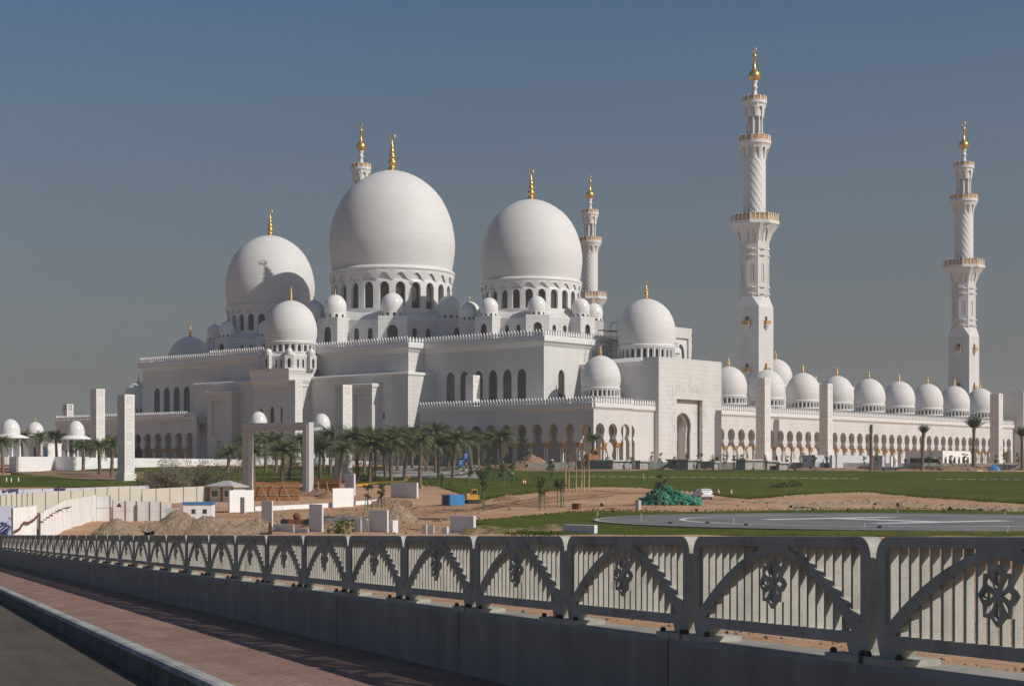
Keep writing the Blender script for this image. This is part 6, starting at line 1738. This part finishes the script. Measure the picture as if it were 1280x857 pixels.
p = AT(1242.5, 314); p.z = up(1242, 588, 314); single(MB().lathe([(1.15, 0), (1.0, .5), (.5, 1.0), (.001, 1.15)], 9, rmod=lambda r_, a, z: r_*(1+.12*sin(3*a)), smooth=False), 'tarpaulin_heap', M['blue'], 'bright blue tarpaulin over a small heap before the far pylon', 'tarpaulin', p, 0)
p = AT(1217, 314); p.z = up(1217, 589.5, 314); single(MB().lathe([(1.9, -.2), (1.9, .35), (1.6, .35), (1.6, .2)], 24), 'planter_ring', M['block'], 'low pale planter ring at the foot of the fullest transplanted palm', 'planter', p)
p = AT(689.5, 321); p.z = up(689, 580, 321); single(MB().lathe([(.42, 0), (.42, .9), (.40, .95), (.001, .95)], 14), 'barrel', M['cream'], 'pale barrel standing by the reddish sand heap', 'barrel', p)
p, d = GP(640, 594); single(MB().box(-.3, .3, -.2, .2, 0, 1.0), 'meter_box', M['grey_box'], 'small pale service box on the lawn by the lone date palm', 'box', p, YAW)
# scaffold tower against the hall
t = thing('scaffold', 'thin grey scaffold tower climbing the sunlit side wall of the hall', 'scaffold', (-62, -1.6, 12.4))
mb = MB(); xs = [-4.5, -2.2, 0, 2.2, 4.5]
for x in xs:
    top = 22.5 if x > -3 else 16
    for y in (-1.2, .9): MB().tube([(x, y, 0), (x, y, top)], .045, 5).build('standard', M['scaffold'], t, True)
for k in range(1, 11):
    z = 2.05*k
    if k < 8 or True:
        x0 = -4.5 if k < 8 else -2.2
        for y in (-1.2, .9): mb.tube([(x0, y, z), (4.5, y, z)], .03, 5)
        for x in xs:
            if x >= x0: mb.tube([(x, -1.2, z), (x, .9, z)], .03, 4)
        if k % 2: mb.tube([(x0, -1.2, z), (x0+3, -1.2, z+2)], .04, 4); mb.tube([(4.5, -1.2, z), (2.2, -1.2, z+2)], .04, 4)
mb.build('ledger', M['scaffold'], t, True)
for z in (16.5, 18.55): MB().box(-2.3, 4.6, -1.15, .85, z, z+.08).build('deck_board', M['timber'], t, True)
# tiny marker on the hall side roof: small spire dome behind the parapet
# grass tufts along the ragged lawn edges
r = random.Random(31); mb = MB()
def tufts(curve, n, spread, s):
    for _ in range(n):
        k = r.randrange(len(curve)-1); (a, ya), (b, yb) = curve[k], curve[k+1]; u = r.random(); px = a+(b-a)*u
        d = row_d(px, ya+(yb-ya)*u, 60.)+r.gauss(0, spread); t = (px-640)/FPX; p = W(t*d, d, tz(t*d, d)+.08)
        for j in range(5):
            an = r.uniform(0, 6.28); q = s*r.uniform(.6, 1.4); o = Vector((cos(an), sin(an), 0)); w = Vector((-o.y, o.x, 0))*q*.35
            mb.add([p-w, p+w, p+o*q*.6+Vector((0, 0, q))], [(0, 1, 2)])
tufts([(592,655),(640,668),(700,668.5)], 350, 2.5, .14)
tufts([(592,653),(660,646),(745,638),(840,640),(1000,637.5),(1120,636),(1280,640)], 700, 1.2, .13)
tufts([(545,607),(600,626),(628,620),(700,612),(760,608),(860,614),(930,624),(1000,618),(1080,615),(1160,622),(1280,629)], 1000, 2.2, .17)
tufts([(640,664),(900,663),(1280,662)], 900, 6., .10)
o = mb.build('grass_tufts', M['grass']); o['kind'] = 'stuff'
# timber offcuts left about the site
r = random.Random(77); pk0 = None
for i in range(26):
    px, y = (r.uniform(320, 560), r.uniform(640, 664)) if i < 16 else (r.uniform(600, 780), r.uniform(628, 637))
    p, d = GP(px, y); p.z += .12
    if pk0 is None: pk0 = single(MB().box(-1.0, 1.0, -.09, .09, -.04, .04), 'timber_plank', M['timber'], 'loose timber plank lying on the bare sand', 'plank', p, r.uniform(0, 6), 'loose planks on the sand')
    else: dup(pk0, p, r.uniform(0, 6), scale=r.uniform(.5, 1.2), tree={})
# wheel ruts pressed into the bare earth
def rut(pts, name='wheel_rut'):
    mb = MB()
    for off in (-.85, .85):
        P = []
        for px, y in pts:
            d = row_d(px, y, 60.); t = (px-640)/FPX; P.append((t*d, d))
        vs = []; n = 40
        for i in range(n+1):
            f = i/n*(len(P)-1); k = min(int(f), len(P)-2); u = f-k
            lat = P[k][0]*(1-u)+P[k+1][0]*u; d = P[k][1]*(1-u)+P[k+1][1]*u
            dx, dy = P[k+1][0]-P[k][0], P[k+1][1]-P[k][1]; L = sqrt(dx*dx+dy*dy); nx, ny = -dy/L, dx/L
            for q in (-.2, .2):
                a, b = lat+nx*(off+q), d+ny*(off+q); vs.append(W(a, b, tz(a, b)+.15+.05*sin(i*1.3)))
        mb.add(vs, [(2*i, 2*i+1, 2*i+3, 2*i+2) for i in range(n)])
    o = mb.build(name, M['rut']); o['kind'] = 'structure'
M['rut'] = heap_mat('compacted_earth', (.24, .15, .095), (.34, .22, .145))
for pts in (((520,640),(600,636),(690,622),(790,616),(868,623),(960,631)), ((330,664),(450,648),(560,640),(680,628),(760,620)), ((410,645),(520,634),(640,632),(720,634),(800,632))):
    rut(pts)
# ------------------------------------------------------------------ dusty air
hz = MB(); hz.box(-9000, 9000, -9000, 9000, -12, 125)
def haze_mat():
    m = bpy.data.materials.new('dusty_air'); m.use_nodes = True; t = m.node_tree; t.nodes.clear()
    v = t.nodes.new('ShaderNodeVolumePrincipled'); v.inputs['Density'].default_value = HAZE; v.inputs['Color'].default_value = (.90, .875, .84, 1); v.inputs['Anisotropy'].default_value = .2
    o = t.nodes.new('ShaderNodeOutputMaterial'); t.links.new(v.outputs[0], o.inputs['Volume']); return m
HAZE = .0003
h = hz.build('haze', haze_mat()); h['kind'] = 'stuff'
